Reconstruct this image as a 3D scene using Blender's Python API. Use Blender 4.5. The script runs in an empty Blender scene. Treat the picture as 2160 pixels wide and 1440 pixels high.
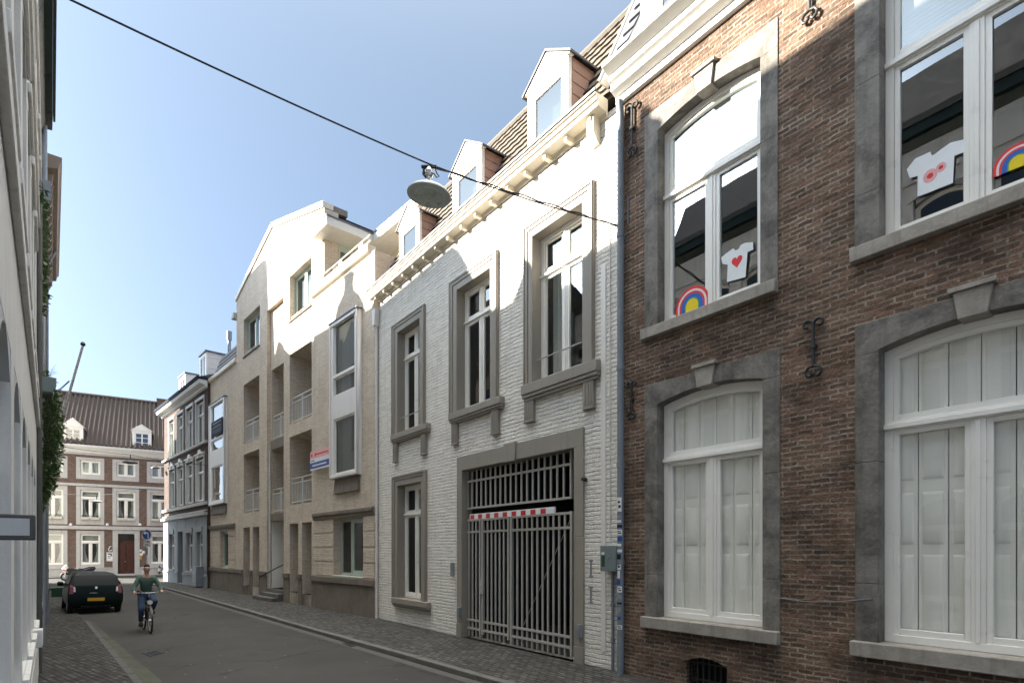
import bpy, bmesh, math, random
from mathutils import Vector, Matrix
R = math.radians
random.seed(7)
scene = bpy.context.scene
COL = scene.collection
FPX, CX, HZ, CAMH = 1200.0, 1080.0, 1160.0, 2.1

# ------------------------------------------------------------------ camera
cam_d = bpy.data.cameras.new('camera')
cam = bpy.data.objects.new('camera', cam_d); COL.objects.link(cam)
cam.location = (0, 0, CAMH); cam.rotation_euler = (R(90), 0, 0)
cam_d.sensor_width = 36; cam_d.lens = 36 * FPX / 2160
cam_d.shift_y = (HZ - 720) / 2160.0
cam_d.clip_start = 0.05; cam_d.clip_end = 3000
scene.camera = cam

# ------------------------------------------------------------------ frames of reference
class Frame:
    """a facade: s runs along it (rightwards seen from the street), d out of it, z up"""
    def __init__(f, P, u):
        f.P = Vector((P[0], P[1])); f.u = Vector((u[0], u[1])).normalized()
        f.n = Vector((f.u.y, -f.u.x)); f.rz = math.atan2(f.u.y, f.u.x)
    def hit(f, x, d=0.0):
        D = Vector(((x - CX) / FPX, 1.0))
        t = (d + f.P.dot(f.n)) / D.dot(f.n)
        return t, (D * t - f.P).dot(f.u)
    def s(f, x, d=0.0): return f.hit(x, d)[1]
    def z(f, x, y, d=0.0): return CAMH + (HZ - y) / FPX * f.hit(x, d)[0]
    def w(f, s, d, z):
        p = f.P + f.u * s + f.n * d
        return Vector((p.x, p.y, z))
    def depth(f, xw, xf):
        lo, hi = 0.0, 3.0; s0 = f.s(xw, 0)
        for _ in range(60):
            m = (lo + hi) / 2
            if f.s(xf, m) < s0: lo = m
            else: hi = m
        return lo
def gp(x, y, z=0.0):
    Y = (CAMH - z) * FPX / (y - HZ)
    return ((x - CX) / FPX * Y, Y)
PW = (-4.156, 17.62)
W = Frame(PW, (924, -1200))
C = Frame(PW, (1080, -1200))
RD = Frame((-642 / 1200 * 31.6, 31.6), (-642 / 1200 * 31.6 + 733 / 1200 * 39.0, 31.6 - 39.0))
FB = Frame((-32.6, 48.0), (1920, 1200))
L = Frame((-0.2574, 0.0), (-972, 1200))
def LS(Y): return Y / 0.777

# ------------------------------------------------------------------ mesh builder
class MB:
    def __init__(m, off=(0, 0, 0), plain=False):
        m.v = []; m.f = []; m.mi = []; m.adds = []; m.off = off; m.plain = plain; m.cur = 0
    def T(m, p):
        if m.plain: return (p[0], p[1], p[2])
        return (p[0] - m.off[0], -(p[1] - m.off[1]), p[2] - m.off[2])
    def add(m, verts, faces):
        b = len(m.v); m.v += [m.T(p) for p in verts]
        f0 = len(m.f)
        for f in faces: m.f.append([b + i for i in f]); m.mi.append(m.cur)
        m.adds.append((b, len(m.v), f0, len(m.f)))
    def box(m, a, b, c, d, e, f):
        m.add([(a,c,e),(b,c,e),(b,d,e),(a,d,e),(a,c,f),(b,c,f),(b,d,f),(a,d,f)],
              [(0,1,2,3),(4,7,6,5),(0,4,5,1),(1,5,6,2),(2,6,7,3),(3,7,4,0)])
    def quad(m, *p): m.add(p, [tuple(range(len(p)))])
    def prism(m, poly, ax, a, b):
        """polygon in the two other axes, extruded along axis ax (0 s, 1 d, 2 z)"""
        def P(q, t):
            r = list(q); r.insert(ax, t); return tuple(r)
        n = len(poly)
        vs = [P(q, a) for q in poly] + [P(q, b) for q in poly]
        m.add(vs, [tuple(range(n)), tuple(range(2*n-1, n-1, -1))] + [(i, (i+1) % n, n+(i+1) % n, n+i) for i in range(n)])
    def strip(m, xs, top, bot, d0, d1):
        n = len(xs); vs = []
        for i in range(n): vs += [(xs[i],d0,bot[i]),(xs[i],d0,top[i]),(xs[i],d1,top[i]),(xs[i],d1,bot[i])]
        fs = []
        for i in range(n-1):
            a, b = 4*i, 4*i+4
            for k in range(4): fs.append((a+k, a+(k+1) % 4, b+(k+1) % 4, b+k))
        fs += [(0,1,2,3), (4*n-4,4*n-1,4*n-2,4*n-3)]
        m.add(vs, fs)
    def tube(m, pts, r, n=8, caps=True):
        pts = [Vector(p) for p in pts]; vs = []; N = len(pts)
        rr = r if isinstance(r, (list, tuple)) else [r] * N
        ref = None
        for i, p in enumerate(pts):
            t = (pts[min(i+1, N-1)] - pts[max(i-1, 0)]).normalized()
            if ref is None: ref = Vector((0,0,1)) if abs(t.z) < .9 else Vector((1,0,0))
            a = (ref - t * ref.dot(t))
            if a.length < 1e-5: a = t.orthogonal()
            a.normalize(); ref = a; b = t.cross(a)
            for k in range(n):
                q = p + (a * math.cos(2*math.pi*k/n) + b * math.sin(2*math.pi*k/n)) * rr[i]
                vs.append(tuple(q))
        fs = [(i*n+k, i*n+(k+1) % n, (i+1)*n+(k+1) % n, (i+1)*n+k) for i in range(N-1) for k in range(n)]
        if caps: fs += [tuple(range(n-1, -1, -1)), tuple((N-1)*n+k for k in range(n))]
        m.add(vs, fs)
    def lathe(m, c, prof, n=24, ax=2, tilt=None, caps=True):
        """profile of (radius, height) about an axis through c"""
        vs = []
        for (r, h) in prof:
            for k in range(n):
                a = 2*math.pi*k/n; q = [r*math.cos(a), r*math.sin(a)]; q.insert(ax, h)
                q = Vector(q)
                if tilt is not None: q = tilt @ q
                vs.append((c[0]+q.x, c[1]+q.y, c[2]+q.z))
        N = len(prof)
        fs = [(i*n+k, i*n+(k+1) % n, (i+1)*n+(k+1) % n, (i+1)*n+k) for i in range(N-1) for k in range(n)]
        if caps: fs += [tuple(range(n-1, -1, -1)), tuple((N-1)*n+k for k in range(n))]
        m.add(vs, fs)
    def wall(m, s0, s1, z0, z1, holes, reveal=.28, d=0.0):
        ss = sorted(set([s0, s1] + [h[0] for h in holes] + [h[1] for h in holes]))
        zz = sorted(set([z0, z1] + [h[2] for h in holes] + [h[3] for h in holes]))
        ss = [x for x in ss if s0 - 1e-6 <= x <= s1 + 1e-6]; zz = [x for x in zz if z0 - 1e-6 <= x <= z1 + 1e-6]
        for i in range(len(ss)-1):
            for j in range(len(zz)-1):
                cs, cz = (ss[i]+ss[i+1])/2, (zz[j]+zz[j+1])/2
                if any(h[0] < cs < h[1] and h[2] < cz < h[3] for h in holes): continue
                m.quad((ss[i],d,zz[j]), (ss[i+1],d,zz[j]), (ss[i+1],d,zz[j+1]), (ss[i],d,zz[j+1]))
        for h in holes:
            a, b, c, e = h[:4]; r = h[4] if len(h) > 4 else reveal
            m.quad((a,d,c),(a,d,e),(a,d-r,e),(a,d-r,c)); m.quad((b,d,c),(b,d-r,c),(b,d-r,e),(b,d,e))
            m.quad((a,d,e),(b,d,e),(b,d-r,e),(a,d-r,e))
            m.quad((a,d,c),(a,d-r,c),(b,d-r,c),(b,d,c))
    def build_each(m, name, mats, parent=None, bevel=0):
        """every box or prism of this builder as an object of its own"""
        for (v0, v1, f0, f1) in m.adds:
            q = MB(plain=True); q.v = m.v[v0:v1]; q.f = [[i - v0 for i in f] for f in m.f[f0:f1]]; q.mi = m.mi[f0:f1]
            q.build(name, mats, parent, bevel)
    def build(m, name, mats, parent=None, bevel=0, loc=None, rotz=None, smooth=True):
        me = bpy.data.meshes.new(name)
        me.from_pydata(m.v, [], m.f)
        if not isinstance(mats, (list, tuple)): mats = [mats]
        for x in mats: me.materials.append(x)
        if len(mats) > 1: me.polygons.foreach_set('material_index', m.mi)
        bm = bmesh.new(); bm.from_mesh(me)
        if bevel or smooth: bmesh.ops.remove_doubles(bm, verts=bm.verts, dist=1e-5)
        bmesh.ops.recalc_face_normals(bm, faces=bm.faces); bm.to_mesh(me); bm.free()
        if smooth:
            me.shade_smooth(); me.set_sharp_from_angle(angle=R(38))
        o = bpy.data.objects.new(name, me); COL.objects.link(o)
        if parent: o.parent = parent
        if loc is not None: o.location = loc
        if rotz is not None: o.rotation_euler = (0, 0, rotz)
        if bevel:
            b = o.modifiers.new('bevel', 'BEVEL'); b.width = bevel; b.segments = 2; b.limit_method = 'ANGLE'; b.angle_limit = R(50)
            b.harden_normals = False
        return o

def tag(o, label, cat, group=None, kind=None):
    o['label'] = label; o['category'] = cat
    if group: o['group'] = group
    if kind: o['kind'] = kind
    return o
def empty(name, loc=(0,0,0), rz=0, parent=None):
    o = bpy.data.objects.new(name, None); COL.objects.link(o); o.location = loc; o.rotation_euler = (0,0,rz)
    o.empty_display_size = .2
    if parent: o.parent = parent
    return o
def house(name, fr, label, cat='house'):
    return tag(empty(name, (fr.P.x, fr.P.y, 0), fr.rz), label, cat)
def fthing(name, fr, s, d, z, label, cat, group=None):
    """a thing fixed at (s, d, z) of a facade; its parts use MB(off=(s, d, z))"""
    return tag(empty(name, fr.w(s, d, z), fr.rz), label, cat, group)
def structure(o):
    o['kind'] = 'structure'; return o
def copy_tree(o, parent=None, linked=True):
    c = o.copy(); COL.objects.link(c)
    if parent is not None: c.parent = parent
    for ch in list(o.children): copy_tree(ch, c)
    return c

# ------------------------------------------------------------------ materials
class NT:
    def __init__(s, name):
        s.m = bpy.data.materials.new(name); s.m.use_nodes = True; s.t = s.m.node_tree; s.t.nodes.clear()
        s.out = s.n('ShaderNodeOutputMaterial'); s.co = s.n('ShaderNodeTexCoord')
    def n(s, typ, **kw):
        x = s.t.nodes.new(typ)
        for k, v in kw.items(): setattr(x, k, v)
        return x
    def set(s, node, **kw):
        for k, v in kw.items():
            key = k.replace('_', ' ')
            for i in node.inputs:
                if i.name.lower() == key.lower():
                    if isinstance(v, bpy.types.NodeSocket): s.t.links.new(v, i)
                    else: i.default_value = v
                    break
            else: raise KeyError(k)
        return node
    def link(s, a, b): s.t.links.new(a, b)
    def math(s, op, a, b=None, c=None, clamp=False):
        x = s.n('ShaderNodeMath', operation=op); x.use_clamp = clamp
        for i, v in enumerate((a, b, c)):
            if v is None: continue
            if isinstance(v, bpy.types.NodeSocket): s.link(v, x.inputs[i])
            else: x.inputs[i].default_value = v
        return x.outputs[0]
    def mapv(s, vec, scale=(1,1,1), rot=(0,0,0), loc=(0,0,0)):
        x = s.n('ShaderNodeMapping'); s.link(vec, x.inputs[0])
        x.inputs['Scale'].default_value = scale; x.inputs['Rotation'].default_value = rot; x.inputs['Location'].default_value = loc
        return x.outputs[0]
    def noise(s, vec, scale=5, detail=4, rough=.55, dist=0, col=False):
        x = s.n('ShaderNodeTexNoise'); s.link(vec, x.inputs['Vector'])
        x.inputs['Scale'].default_value = scale; x.inputs['Detail'].default_value = detail; x.inputs['Roughness'].default_value = rough
        x.inputs['Distortion'].default_value = dist
        return x.outputs['Color' if col else 'Fac']
    def ramp(s, fac, stops, interp='LINEAR'):
        x = s.n('ShaderNodeValToRGB'); s.link(fac, x.inputs[0]); r = x.color_ramp; r.interpolation = interp
        while len(r.elements) < len(stops): r.elements.new(0.5)
        for e, (p, c) in zip(r.elements, stops):
            e.position = p; e.color = (c[0], c[1], c[2], 1) if isinstance(c, (tuple, list)) else (c, c, c, 1)
        return x.outputs[0]
    def mix(s, fac, a, b, mode='MIX'):
        x = s.n('ShaderNodeMix', data_type='RGBA', blend_type=mode)
        for sock, v in ((x.inputs[0], fac), (x.inputs[6], a), (x.inputs[7], b)):
            if isinstance(v, bpy.types.NodeSocket): s.link(v, sock)
            elif isinstance(v, (tuple, list)): sock.default_value = (v[0], v[1], v[2], 1)
            else: sock.default_value = v
        return x.outputs[2]
    def bump(s, h, strength=.5, dist=.01, normal=None):
        x = s.n('ShaderNodeBump'); s.link(h, x.inputs['Height']); x.inputs['Strength'].default_value = strength; x.inputs['Distance'].default_value = dist
        if normal is not None: s.link(normal, x.inputs['Normal'])
        return x.outputs[0]
    def bsdf(s, col, rough=.7, metal=0.0, normal=None, spec=.5, coat=0.0):
        b = s.n('ShaderNodeBsdfPrincipled')
        for k, v in (('Base Color', col), ('Roughness', rough), ('Metallic', metal), ('Specular IOR Level', spec), ('Coat Weight', coat)):
            if isinstance(v, bpy.types.NodeSocket): s.link(v, b.inputs[k])
            else: b.inputs[k].default_value = (v[0], v[1], v[2], 1) if isinstance(v, (tuple, list)) else v
        if normal is not None: s.link(normal, b.inputs['Normal'])
        s.link(b.outputs[0], s.out.inputs[0]); return b

def paint(name, col, rough=.55, var=.12, scale=2.0, bump=.15, metal=0.0, streak=0.0, spec=.5, coat=0.0, fine=40, dirt=(.25,.22,.18), patch=0.0):
    t = NT(name); o = t.co.outputs['Object']
    n1 = t.noise(o, scale, 5, .6); n2 = t.noise(o, fine, 3, .6)
    f = t.math('ADD', t.math('MULTIPLY', n1, .7), t.math('MULTIPLY', n2, .3))
    k = t.ramp(f, [(.25, 1 - var), (.75, 1 + var)])
    c = t.mix(1.0, col, k, 'MULTIPLY')
    if patch:   # blotchy weathering
        pn = t.noise(o, 1.7, 9, .72, .6); pl = t.noise(o, 6.0, 6, .7)
        c = t.mix(t.math('MULTIPLY', t.ramp(pn, [(.44, 0), (.60, 1)]), patch), c, t.mix(1.0, c, (.38, .38, .37), 'MULTIPLY'))
        c = t.mix(t.math('MULTIPLY', t.ramp(pl, [(.60, 0), (.72, 1)]), patch * .5), c, t.mix(1.0, c, (1.7, 1.65, 1.55), 'MULTIPLY'))
    if streak:
        sv = t.mapv(o, (9, 9, .55)); sn = t.noise(sv, 1.0, 4, .65)
        m = t.ramp(sn, [(.52, 0), (.8, 1)])
        c = t.mix(t.math('MULTIPLY', m, streak), c, t.mix(1.0, c, dirt, 'MULTIPLY'))
    r = t.ramp(n1, [(.3, max(.02, rough-.1)), (.7, min(1, rough+.12))])
    t.bsdf(c, r, metal, t.bump(t.math('ADD', n2, t.math('MULTIPLY', n1, .6)), bump, .01), spec, coat)
    return t.m

def brick(name, stops, mortar, bw=.21, bh=.066, ms=.011, bump=.6, dist=.012, wav=.012, dirt=.25, rough=.85, rot=0.0, flat=False, irregular=.5, dirtcol=(.2,.17,.14), big=.9, offs=.5, smooth=.25, vj=1.0, mlo=.2, lime=None, streak=0.0):
    """courses of brick: stops is the palette of single bricks"""
    t = NT(name); o = t.co.outputs['Object']
    sx = t.n('ShaderNodeSeparateXYZ'); t.link(o, sx.inputs[0]); X, Y, Z = sx.outputs
    if flat:
        cb = t.n('ShaderNodeCombineXYZ'); t.link(X, cb.inputs[0]); t.link(Y, cb.inputs[1])
    else:
        cb = t.n('ShaderNodeCombineXYZ'); t.link(t.math('ADD', X, Y), cb.inputs[0]); t.link(Z, cb.inputs[1])
    v = cb.outputs[0]
    if rot: v = t.mapv(v, rot=(0, 0, rot))
    # uneven courses
    wn = t.n('ShaderNodeTexNoise'); t.link(v, wn.inputs['Vector']); wn.inputs['Scale'].default_value = 5.5; wn.inputs['Detail'].default_value = 3
    off = t.n('ShaderNodeVectorMath', operation='SUBTRACT'); t.link(wn.outputs['Color'], off.inputs[0]); off.inputs[1].default_value = (.5, .5, .5)
    sc = t.n('ShaderNodeVectorMath', operation='SCALE'); t.link(off.outputs[0], sc.inputs[0]); sc.inputs['Scale'].default_value = wav * 2
    ad = t.n('ShaderNodeVectorMath', operation='ADD'); t.link(v, ad.inputs[0]); t.link(sc.outputs[0], ad.inputs[1])
    v2 = ad.outputs[0]
    b = t.n('ShaderNodeTexBrick'); t.link(v2, b.inputs['Vector']); b.offset = offs
    b.inputs['Color1'].default_value = (0,0,0,1); b.inputs['Color2'].default_value = (1,1,1,1); b.inputs['Mortar'].default_value = (.5,.5,.5,1)
    for k, q in (('Scale', 1.0), ('Mortar Size', ms), ('Mortar Smooth', smooth), ('Bias', 0.0), ('Brick Width', bw), ('Row Height', bh)): b.inputs[k].default_value = q
    n1 = t.noise(v, 1.1, 5, .65); n2 = t.noise(v, 22, 4, .65); n3 = t.noise(v, 90, 2, .6)
    pal = t.ramp(t.math('ADD', t.math('MULTIPLY', b.outputs['Color'], 1 - .35), t.math('MULTIPLY', n2, .35)), stops)
    c = t.mix(1.0, pal, t.ramp(t.math('ADD', t.math('MULTIPLY', n2, .5), t.math('MULTIPLY', n3, .5)), [(.3, .72), (.7, 1.25)]), 'MULTIPLY')
    mo = t.mix(1.0, mortar, t.ramp(n2, [(.3, .6), (.7, 1.25)]), 'MULTIPLY')
    fac = b.outputs['Fac']
    if vj < 1:   # thickly painted: the upright joints almost fill up
        sv = t.n('ShaderNodeSeparateXYZ'); t.link(v2, sv.inputs[0])
        fr_ = t.math('FRACT', t.math('DIVIDE', sv.outputs[1], bh)); dd_ = t.math('MULTIPLY', t.math('ABSOLUTE', t.math('SUBTRACT', fr_, .5)), 2.0)
        rj = t.ramp(dd_, [(max(0, 1 - 3.2 * ms / bh), 0), (1, 1)])
        fac = t.math('MAXIMUM', rj, t.math('MULTIPLY', fac, vj))
    hn = t.noise(t.mapv(v, (2.2, 11, 1)), 1.0, 3, .6)
    mf = t.math('MULTIPLY', fac, t.ramp(hn, [(.38, mlo), (.62, 1)]))
    c = t.mix(mf, c, mo)
    if lime:   # smeared mortar and pale bloom, then darker soot
        l1 = t.ramp(t.noise(v, 2.6, 8, .72, .5), [(.52, 0), (.70, 1)]); c = t.mix(t.math('MULTIPLY', l1, .45), c, lime)
        l2 = t.ramp(t.noise(t.mapv(v, (1, 1, 1), loc=(7.3, 2.1, 0)), .9, 7, .7), [(.45, 1.18), (.62, .62)]); c = t.mix(1.0, c, l2, 'MULTIPLY')
    if dirt:
        c = t.mix(t.math('MULTIPLY', t.ramp(n1, [(.42, 0), (.75, 1)]), dirt), c, t.mix(1.0, c, dirtcol, 'MULTIPLY'))
    if streak:   # rain streaks
        sn = t.noise(t.mapv(v, (7, .45, 1)), 1.0, 5, .65)
        c = t.mix(t.math('MULTIPLY', t.ramp(sn, [(.53, 0), (.75, 1)]), streak), c, t.mix(1.0, c, (.50, .47, .42), 'MULTIPLY'))
    h = t.math('MULTIPLY', t.math('SUBTRACT', 1.0, fac), t.math('ADD', 1 - irregular, t.math('MULTIPLY', b.outputs['Color'], irregular)))
    h = t.math('ADD', h, t.math('MULTIPLY', n2, big)); h = t.math('ADD', h, t.math('MULTIPLY', n3, .25))
    t.bsdf(c, rough, 0, t.bump(h, bump, dist), .3)
    return t.m

def glass(name, tint=(.82,.88,.86), f0=.11, rough=.0):
    t = NT(name)
    tr = t.n('ShaderNodeBsdfTransparent'); tr.inputs[0].default_value = (*tint, 1)
    gl = t.n('ShaderNodeBsdfGlossy'); gl.inputs['Roughness'].default_value = rough; gl.inputs['Color'].default_value = (.95, .97, .96, 1)
    nb = t.bump(t.noise(t.co.outputs['Object'], 1.3, 2, .4), .02, .04)
    t.link(nb, gl.inputs['Normal'])
    # reflectance rises towards grazing angles, the same from either face
    ge = t.n('ShaderNodeNewGeometry'); dt = t.n('ShaderNodeVectorMath', operation='DOT_PRODUCT'); t.link(ge.outputs['Normal'], dt.inputs[0]); t.link(ge.outputs['Incoming'], dt.inputs[1])
    g5 = t.math('POWER', t.math('SUBTRACT', 1.0, t.math('ABSOLUTE', dt.outputs['Value'])), 5.0)
    f = t.math('ADD', t.math('MULTIPLY', g5, 1 - f0), f0, clamp=True)
    mx = t.n('ShaderNodeMixShader'); t.link(f, mx.inputs[0]); t.link(tr.outputs[0], mx.inputs[1]); t.link(gl.outputs[0], mx.inputs[2])
    t.link(mx.outputs[0], t.out.inputs[0]); return t.m
def emit(name, col, st):
    t = NT(name); e = t.n('ShaderNodeEmission'); e.inputs[0].default_value = (*col, 1); e.inputs[1].default_value = st
    t.link(e.outputs[0], t.out.inputs[0]); return t.m

M = {}
M['white_brick'] = brick('whitewashed_brick', [(0, (.78,.74,.67)), (.5, (.87,.835,.765)), (1, (.92,.89,.83))], (.44,.40,.34), .30, .080, .010, .9, .04, .022, .12, .7, irregular=.8, dirtcol=(.55,.5,.42), big=1.1, smooth=.8, vj=.22, mlo=.06, streak=.35)
M['dark_brick'] = brick('weathered_brown_brick', [(0, (.062,.043,.032)), (.35, (.145,.092,.063)), (.62, (.195,.124,.085)), (.84, (.26,.15,.10)), (1, (.40,.17,.105))], (.40,.345,.28), .20, .064, .0115, 1.0, .035, .018, .6, .9, irregular=.65, dirtcol=(.45,.42,.38), mlo=.05, big=1.3, lime=(.33,.27,.215))
M['cream_brick'] = brick('cream_brick', [(0, (.53,.455,.36)), (.5, (.64,.555,.45)), (1, (.71,.63,.525))], (.56,.485,.395), .22, .072, .011, .75, .016, .008, .35, .88, dirtcol=(.55,.5,.44), streak=.4)
M['red_brick'] = brick('red_brown_brick', [(0, (.11,.071,.056)), (.5, (.165,.112,.09)), (1, (.225,.155,.125))], (.18,.145,.12), .21, .066, .008, .5, .01, .006, .25, .88)
M['stone_dark'] = paint('weathered_bluestone', (.205,.19,.168), .75, .45, 2.6, .8, streak=.6, fine=22, patch=.85, dirt=(.28,.27,.25))
M['stone_sill'] = paint('pale_sill_stone', (.36,.33,.285), .75, .3, 4, .5, streak=.5, fine=30, patch=.35)
M['stone_light'] = paint('pale_limestone', (.47,.465,.45), .75, .16, 2.5, .25, streak=.3)
M['stone_white'] = paint('painted_white_stone', (.70,.70,.68), .6, .08, 2.5, .12, streak=.25)
M['taupe'] = paint('taupe_masonry_paint', (.285,.258,.215), .6, .09, 2.2, .15, streak=.25)
M['plinth'] = paint('taupe_plinth_render', (.195,.165,.130), .8, .2, 2.5, .4, streak=.4, patch=.3)
M['taupe_lintel'] = paint('pale_taupe_stone', (.36,.31,.25), .75, .15, 2.2, .25, streak=.3)
M['white'] = paint('white_gloss_paint', (.84,.825,.775), .35, .04, 3, .04)
M['cream_paint'] = paint('cream_gutter_paint', (.66,.60,.48), .4, .06, 3, .06, streak=.15)
M['bay_white'] = paint('white_metal_panel', (.74,.72,.69), .4, .04, 2, .03, streak=.12)
M['pale_green'] = paint('pale_green_frame_paint', (.42,.50,.44), .4, .06, 3, .05)
M['green_dark'] = paint('dark_green_eaves_paint', (.012,.028,.024), .35, .2, 3, .06)
M['grey_metal'] = paint('pale_grey_metal_paint', (.40,.385,.35), .4, .08, 4, .05)
M['rail_metal'] = paint('galvanised_rail', (.60,.60,.57), .45, .12, 6, .05)
M['zinc'] = paint('zinc_sheet', (.30,.33,.36), .42, .2, 4, .1, metal=.5, streak=.3)
M['zinc_dark'] = paint('dark_zinc_sheet', (.12,.13,.15), .45, .3, 3, .2, metal=.4, streak=.4)
M['pipe'] = paint('blue_grey_pipe', (.19,.22,.25), .5, .22, 5, .1, streak=.3)
M['pipe_dark'] = paint('dark_grey_pipe', (.075,.078,.075), .55, .3, 5, .12)
M['iron'] = paint('black_wrought_iron', (.022,.022,.021), .5, .3, 12, .25)
M['lead'] = paint('dark_roof_slate', (.075,.07,.075), .6, .3, 4, .3)
M['tile'] = paint('brown_concrete_tile', (.095,.078,.058), .75, .4, 5, .35, fine=25)
M['pantile'] = paint('dark_brown_pantile', (.085,.064,.054), .55, .3, 4, .3, fine=18)
M['terracotta'] = paint('terracotta_board', (.37,.225,.17), .6, .12, 3, .12, streak=.2)
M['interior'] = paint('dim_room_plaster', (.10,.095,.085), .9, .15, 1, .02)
M['corner_brick'] = brick('dark_brown_red_brick', [(0, (.045,.030,.027)), (.5, (.085,.054,.046)), (1, (.13,.082,.066))], (.13,.105,.09), .21, .066, .008, .5, .01, .006, .25, .88)
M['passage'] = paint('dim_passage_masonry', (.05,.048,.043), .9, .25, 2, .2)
M['dark'] = paint('dark_void', (.012,.012,.012), .9, .2, 2, .1)  # near-black tone standing in for unlit space behind openings
M['curtain'] = paint('net_curtain', (.62,.63,.62), .9, .12, 14, .1)
M['shutter'] = paint('cream_inner_shutter', (.86,.85,.80), .5, .05, 2, .05)
M['pane_backing'] = paint('off_white_pane_backing', (.46,.46,.445), .7, .03, 2, .02)
M['asphalt_plain'] = paint('worn_asphalt', (.092,.087,.075), .85, .35, .9, .8, fine=60, patch=.3)
def asphalt():
    t = NT('worn_asphalt'); o = t.co.outputs['Object']
    big = t.noise(o, .35, 6, .65, .4); mid = t.noise(o, 2.2, 6, .7); fine = t.noise(o, 70, 3, .6)
    c = t.mix(1.0, (.047,.0455,.042), t.ramp(big, [(.3, .72), (.5, 1.0), (.72, 1.22)]), 'MULTIPLY')
    c = t.mix(1.0, c, t.ramp(fine, [(.3, .75), (.7, 1.25)]), 'MULTIPLY')
    c = t.mix(t.math('MULTIPLY', t.ramp(mid, [(.55, 0), (.7, 1)]), .45), c, (.036, .035, .032))       # oil and tyre stains
    wob = t.n('ShaderNodeVectorMath', operation='ADD'); t.link(o, wob.inputs[0])
    wn = t.n('ShaderNodeVectorMath', operation='SCALE'); wn.inputs['Scale'].default_value = .7; t.link(t.noise(o, 1.2, 4, .6, col=True), wn.inputs[0]); t.link(wn.outputs[0], wob.inputs[1])
    v = t.n('ShaderNodeTexVoronoi', feature='DISTANCE_TO_EDGE'); t.link(wob.outputs[0], v.inputs['Vector']); v.inputs['Scale'].default_value = .33
    crack = t.ramp(v.outputs['Distance'], [(0.0, 1), (.012, 0)]); cm = t.math('MULTIPLY', crack, t.ramp(t.noise(o, .5, 3, .5), [(.5, 0), (.56, 1)]))
    c = t.mix(t.math('MULTIPLY', cm, .75), c, (.022, .021, .02))
    sp = t.n('ShaderNodeTexVoronoi'); t.link(o, sp.inputs['Vector']); sp.inputs['Scale'].default_value = 3.2
    c = t.mix(t.ramp(sp.outputs['Distance'], [(.045, .8), (.06, 0)]), c, (.34, .32, .29))            # trodden litter
    h = t.math('SUBTRACT', t.math('ADD', t.math('MULTIPLY', fine, .6), mid), t.math('MULTIPLY', cm, 1.5))
    t.bsdf(c, .85, 0, t.bump(h, .7, .012), .3); return t.m
M['asphalt'] = asphalt()
M['loggia'] = paint('shade_toned_loggia_wall', (.075,.074,.064), .85, .15, 1.5, .1)  # dark tone paints the loggia shade into its back walls
M['concrete'] = paint('gutter_concrete', (.075,.073,.068), .85, .3, 2.5, .4, fine=40)
M['moss'] = paint('mossy_concrete', (.062,.066,.046), .9, .4, 2.0, .5, fine=30, patch=.6)
M['ground'] = paint('far_ground', (.12,.11,.10), .9, .2, .3, .2)
M['cobble'] = brick('grey_setts', [(0, (.06,.058,.053)), (.5, (.125,.12,.11)), (1, (.22,.212,.19))], (.025,.023,.02), .21, .11, .022, 1.0, .08, .018, .35, .8, rot=R(52), flat=True, irregular=.4, big=.5, smooth=.5)
M['cobble_fine'] = brick('dark_paving_setts', [(0, (.04,.039,.036)), (.5, (.085,.082,.075)), (1, (.16,.154,.14))], (.018,.017,.015), .22, .10, .022, 1.0, .08, .018, .35, .8, rot=R(38), flat=True, irregular=.4, big=.5, smooth=.5)
M['kerb'] = paint('blue_stone_kerb', (.12,.115,.105), .8, .3, 2, .4, fine=30)
M['lplaster'] = paint('pale_grey_painted_wall', (.68,.68,.66), .7, .1, 1.5, .2, streak=.5)
M['lreveal'] = paint('grey_window_reveal', (.50,.52,.53), .7, .1, 1.5, .15)
M['rust_plaster'] = paint('blue_grey_plaster', (.30,.32,.335), .8, .12, 2, .2, streak=.35)
M['brown_paint'] = paint('brown_cornice_paint', (.26,.21,.17), .5, .12, 3, .1, streak=.2)
M['beige'] = paint('beige_plaster', (.56,.53,.47), .8, .12, 2, .15, streak=.2)
M['door_wood'] = paint('dark_red_oak', (.07,.022,.014), .35, .3, 3, .12, fine=20)
M['navy_door'] = paint('dark_blue_door', (.018,.024,.04), .35, .2, 3, .05)
M['glass'] = glass('window_glass')
M['glass_soft'] = glass('double_glazing', (.72,.80,.78), .13)
M['glass_clear'] = glass('clear_window_glass', (.95,.96,.95), .07)
M['glass_sky'] = glass('mirror_like_old_glass', (.7,.75,.75), .24)
M['red'] = paint('red_reflective_paint', (.52,.03,.035), .4, .1, 4, .03)
M['wh_mark'] = paint('white_sign_paint', (.78,.78,.78), .4, .05, 4, .02)
M['blue'] = paint('blue_sign_face', (.012,.075,.32), .35, .08, 4, .02)
M['navy'] = paint('navy_board', (.018,.026,.042), .7, .15, 4, .03, spec=.15)
M['black'] = paint('black_rubber', (.014,.014,.014), .6, .2, 10, .1)
M['silver'] = paint('polished_metal', (.6,.6,.6), .25, .1, 5, .02, metal=.9)
M['yellow'] = paint('yellow_plate', (.62,.36,.03), .4, .08, 6, .02)
M['paper'] = paint('white_paper', (.80,.83,.85), .8, .05, 8, .02)
M['p_red'] = paint('red_felt_pen', (.72,.045,.05), .8, .2, 30, .02)
M['p_pink'] = paint('pale_pink_pen', (.78,.42,.42), .8, .3, 30, .02)
M['p_white'] = paint('cream_pen', (.78,.70,.68), .8, .1, 30, .02)
M['p_blue'] = paint('blue_felt_pen', (.03,.13,.50), .8, .25, 30, .02)
M['p_green'] = paint('green_felt_pen', (.10,.36,.10), .8, .25, 30, .02)
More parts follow.
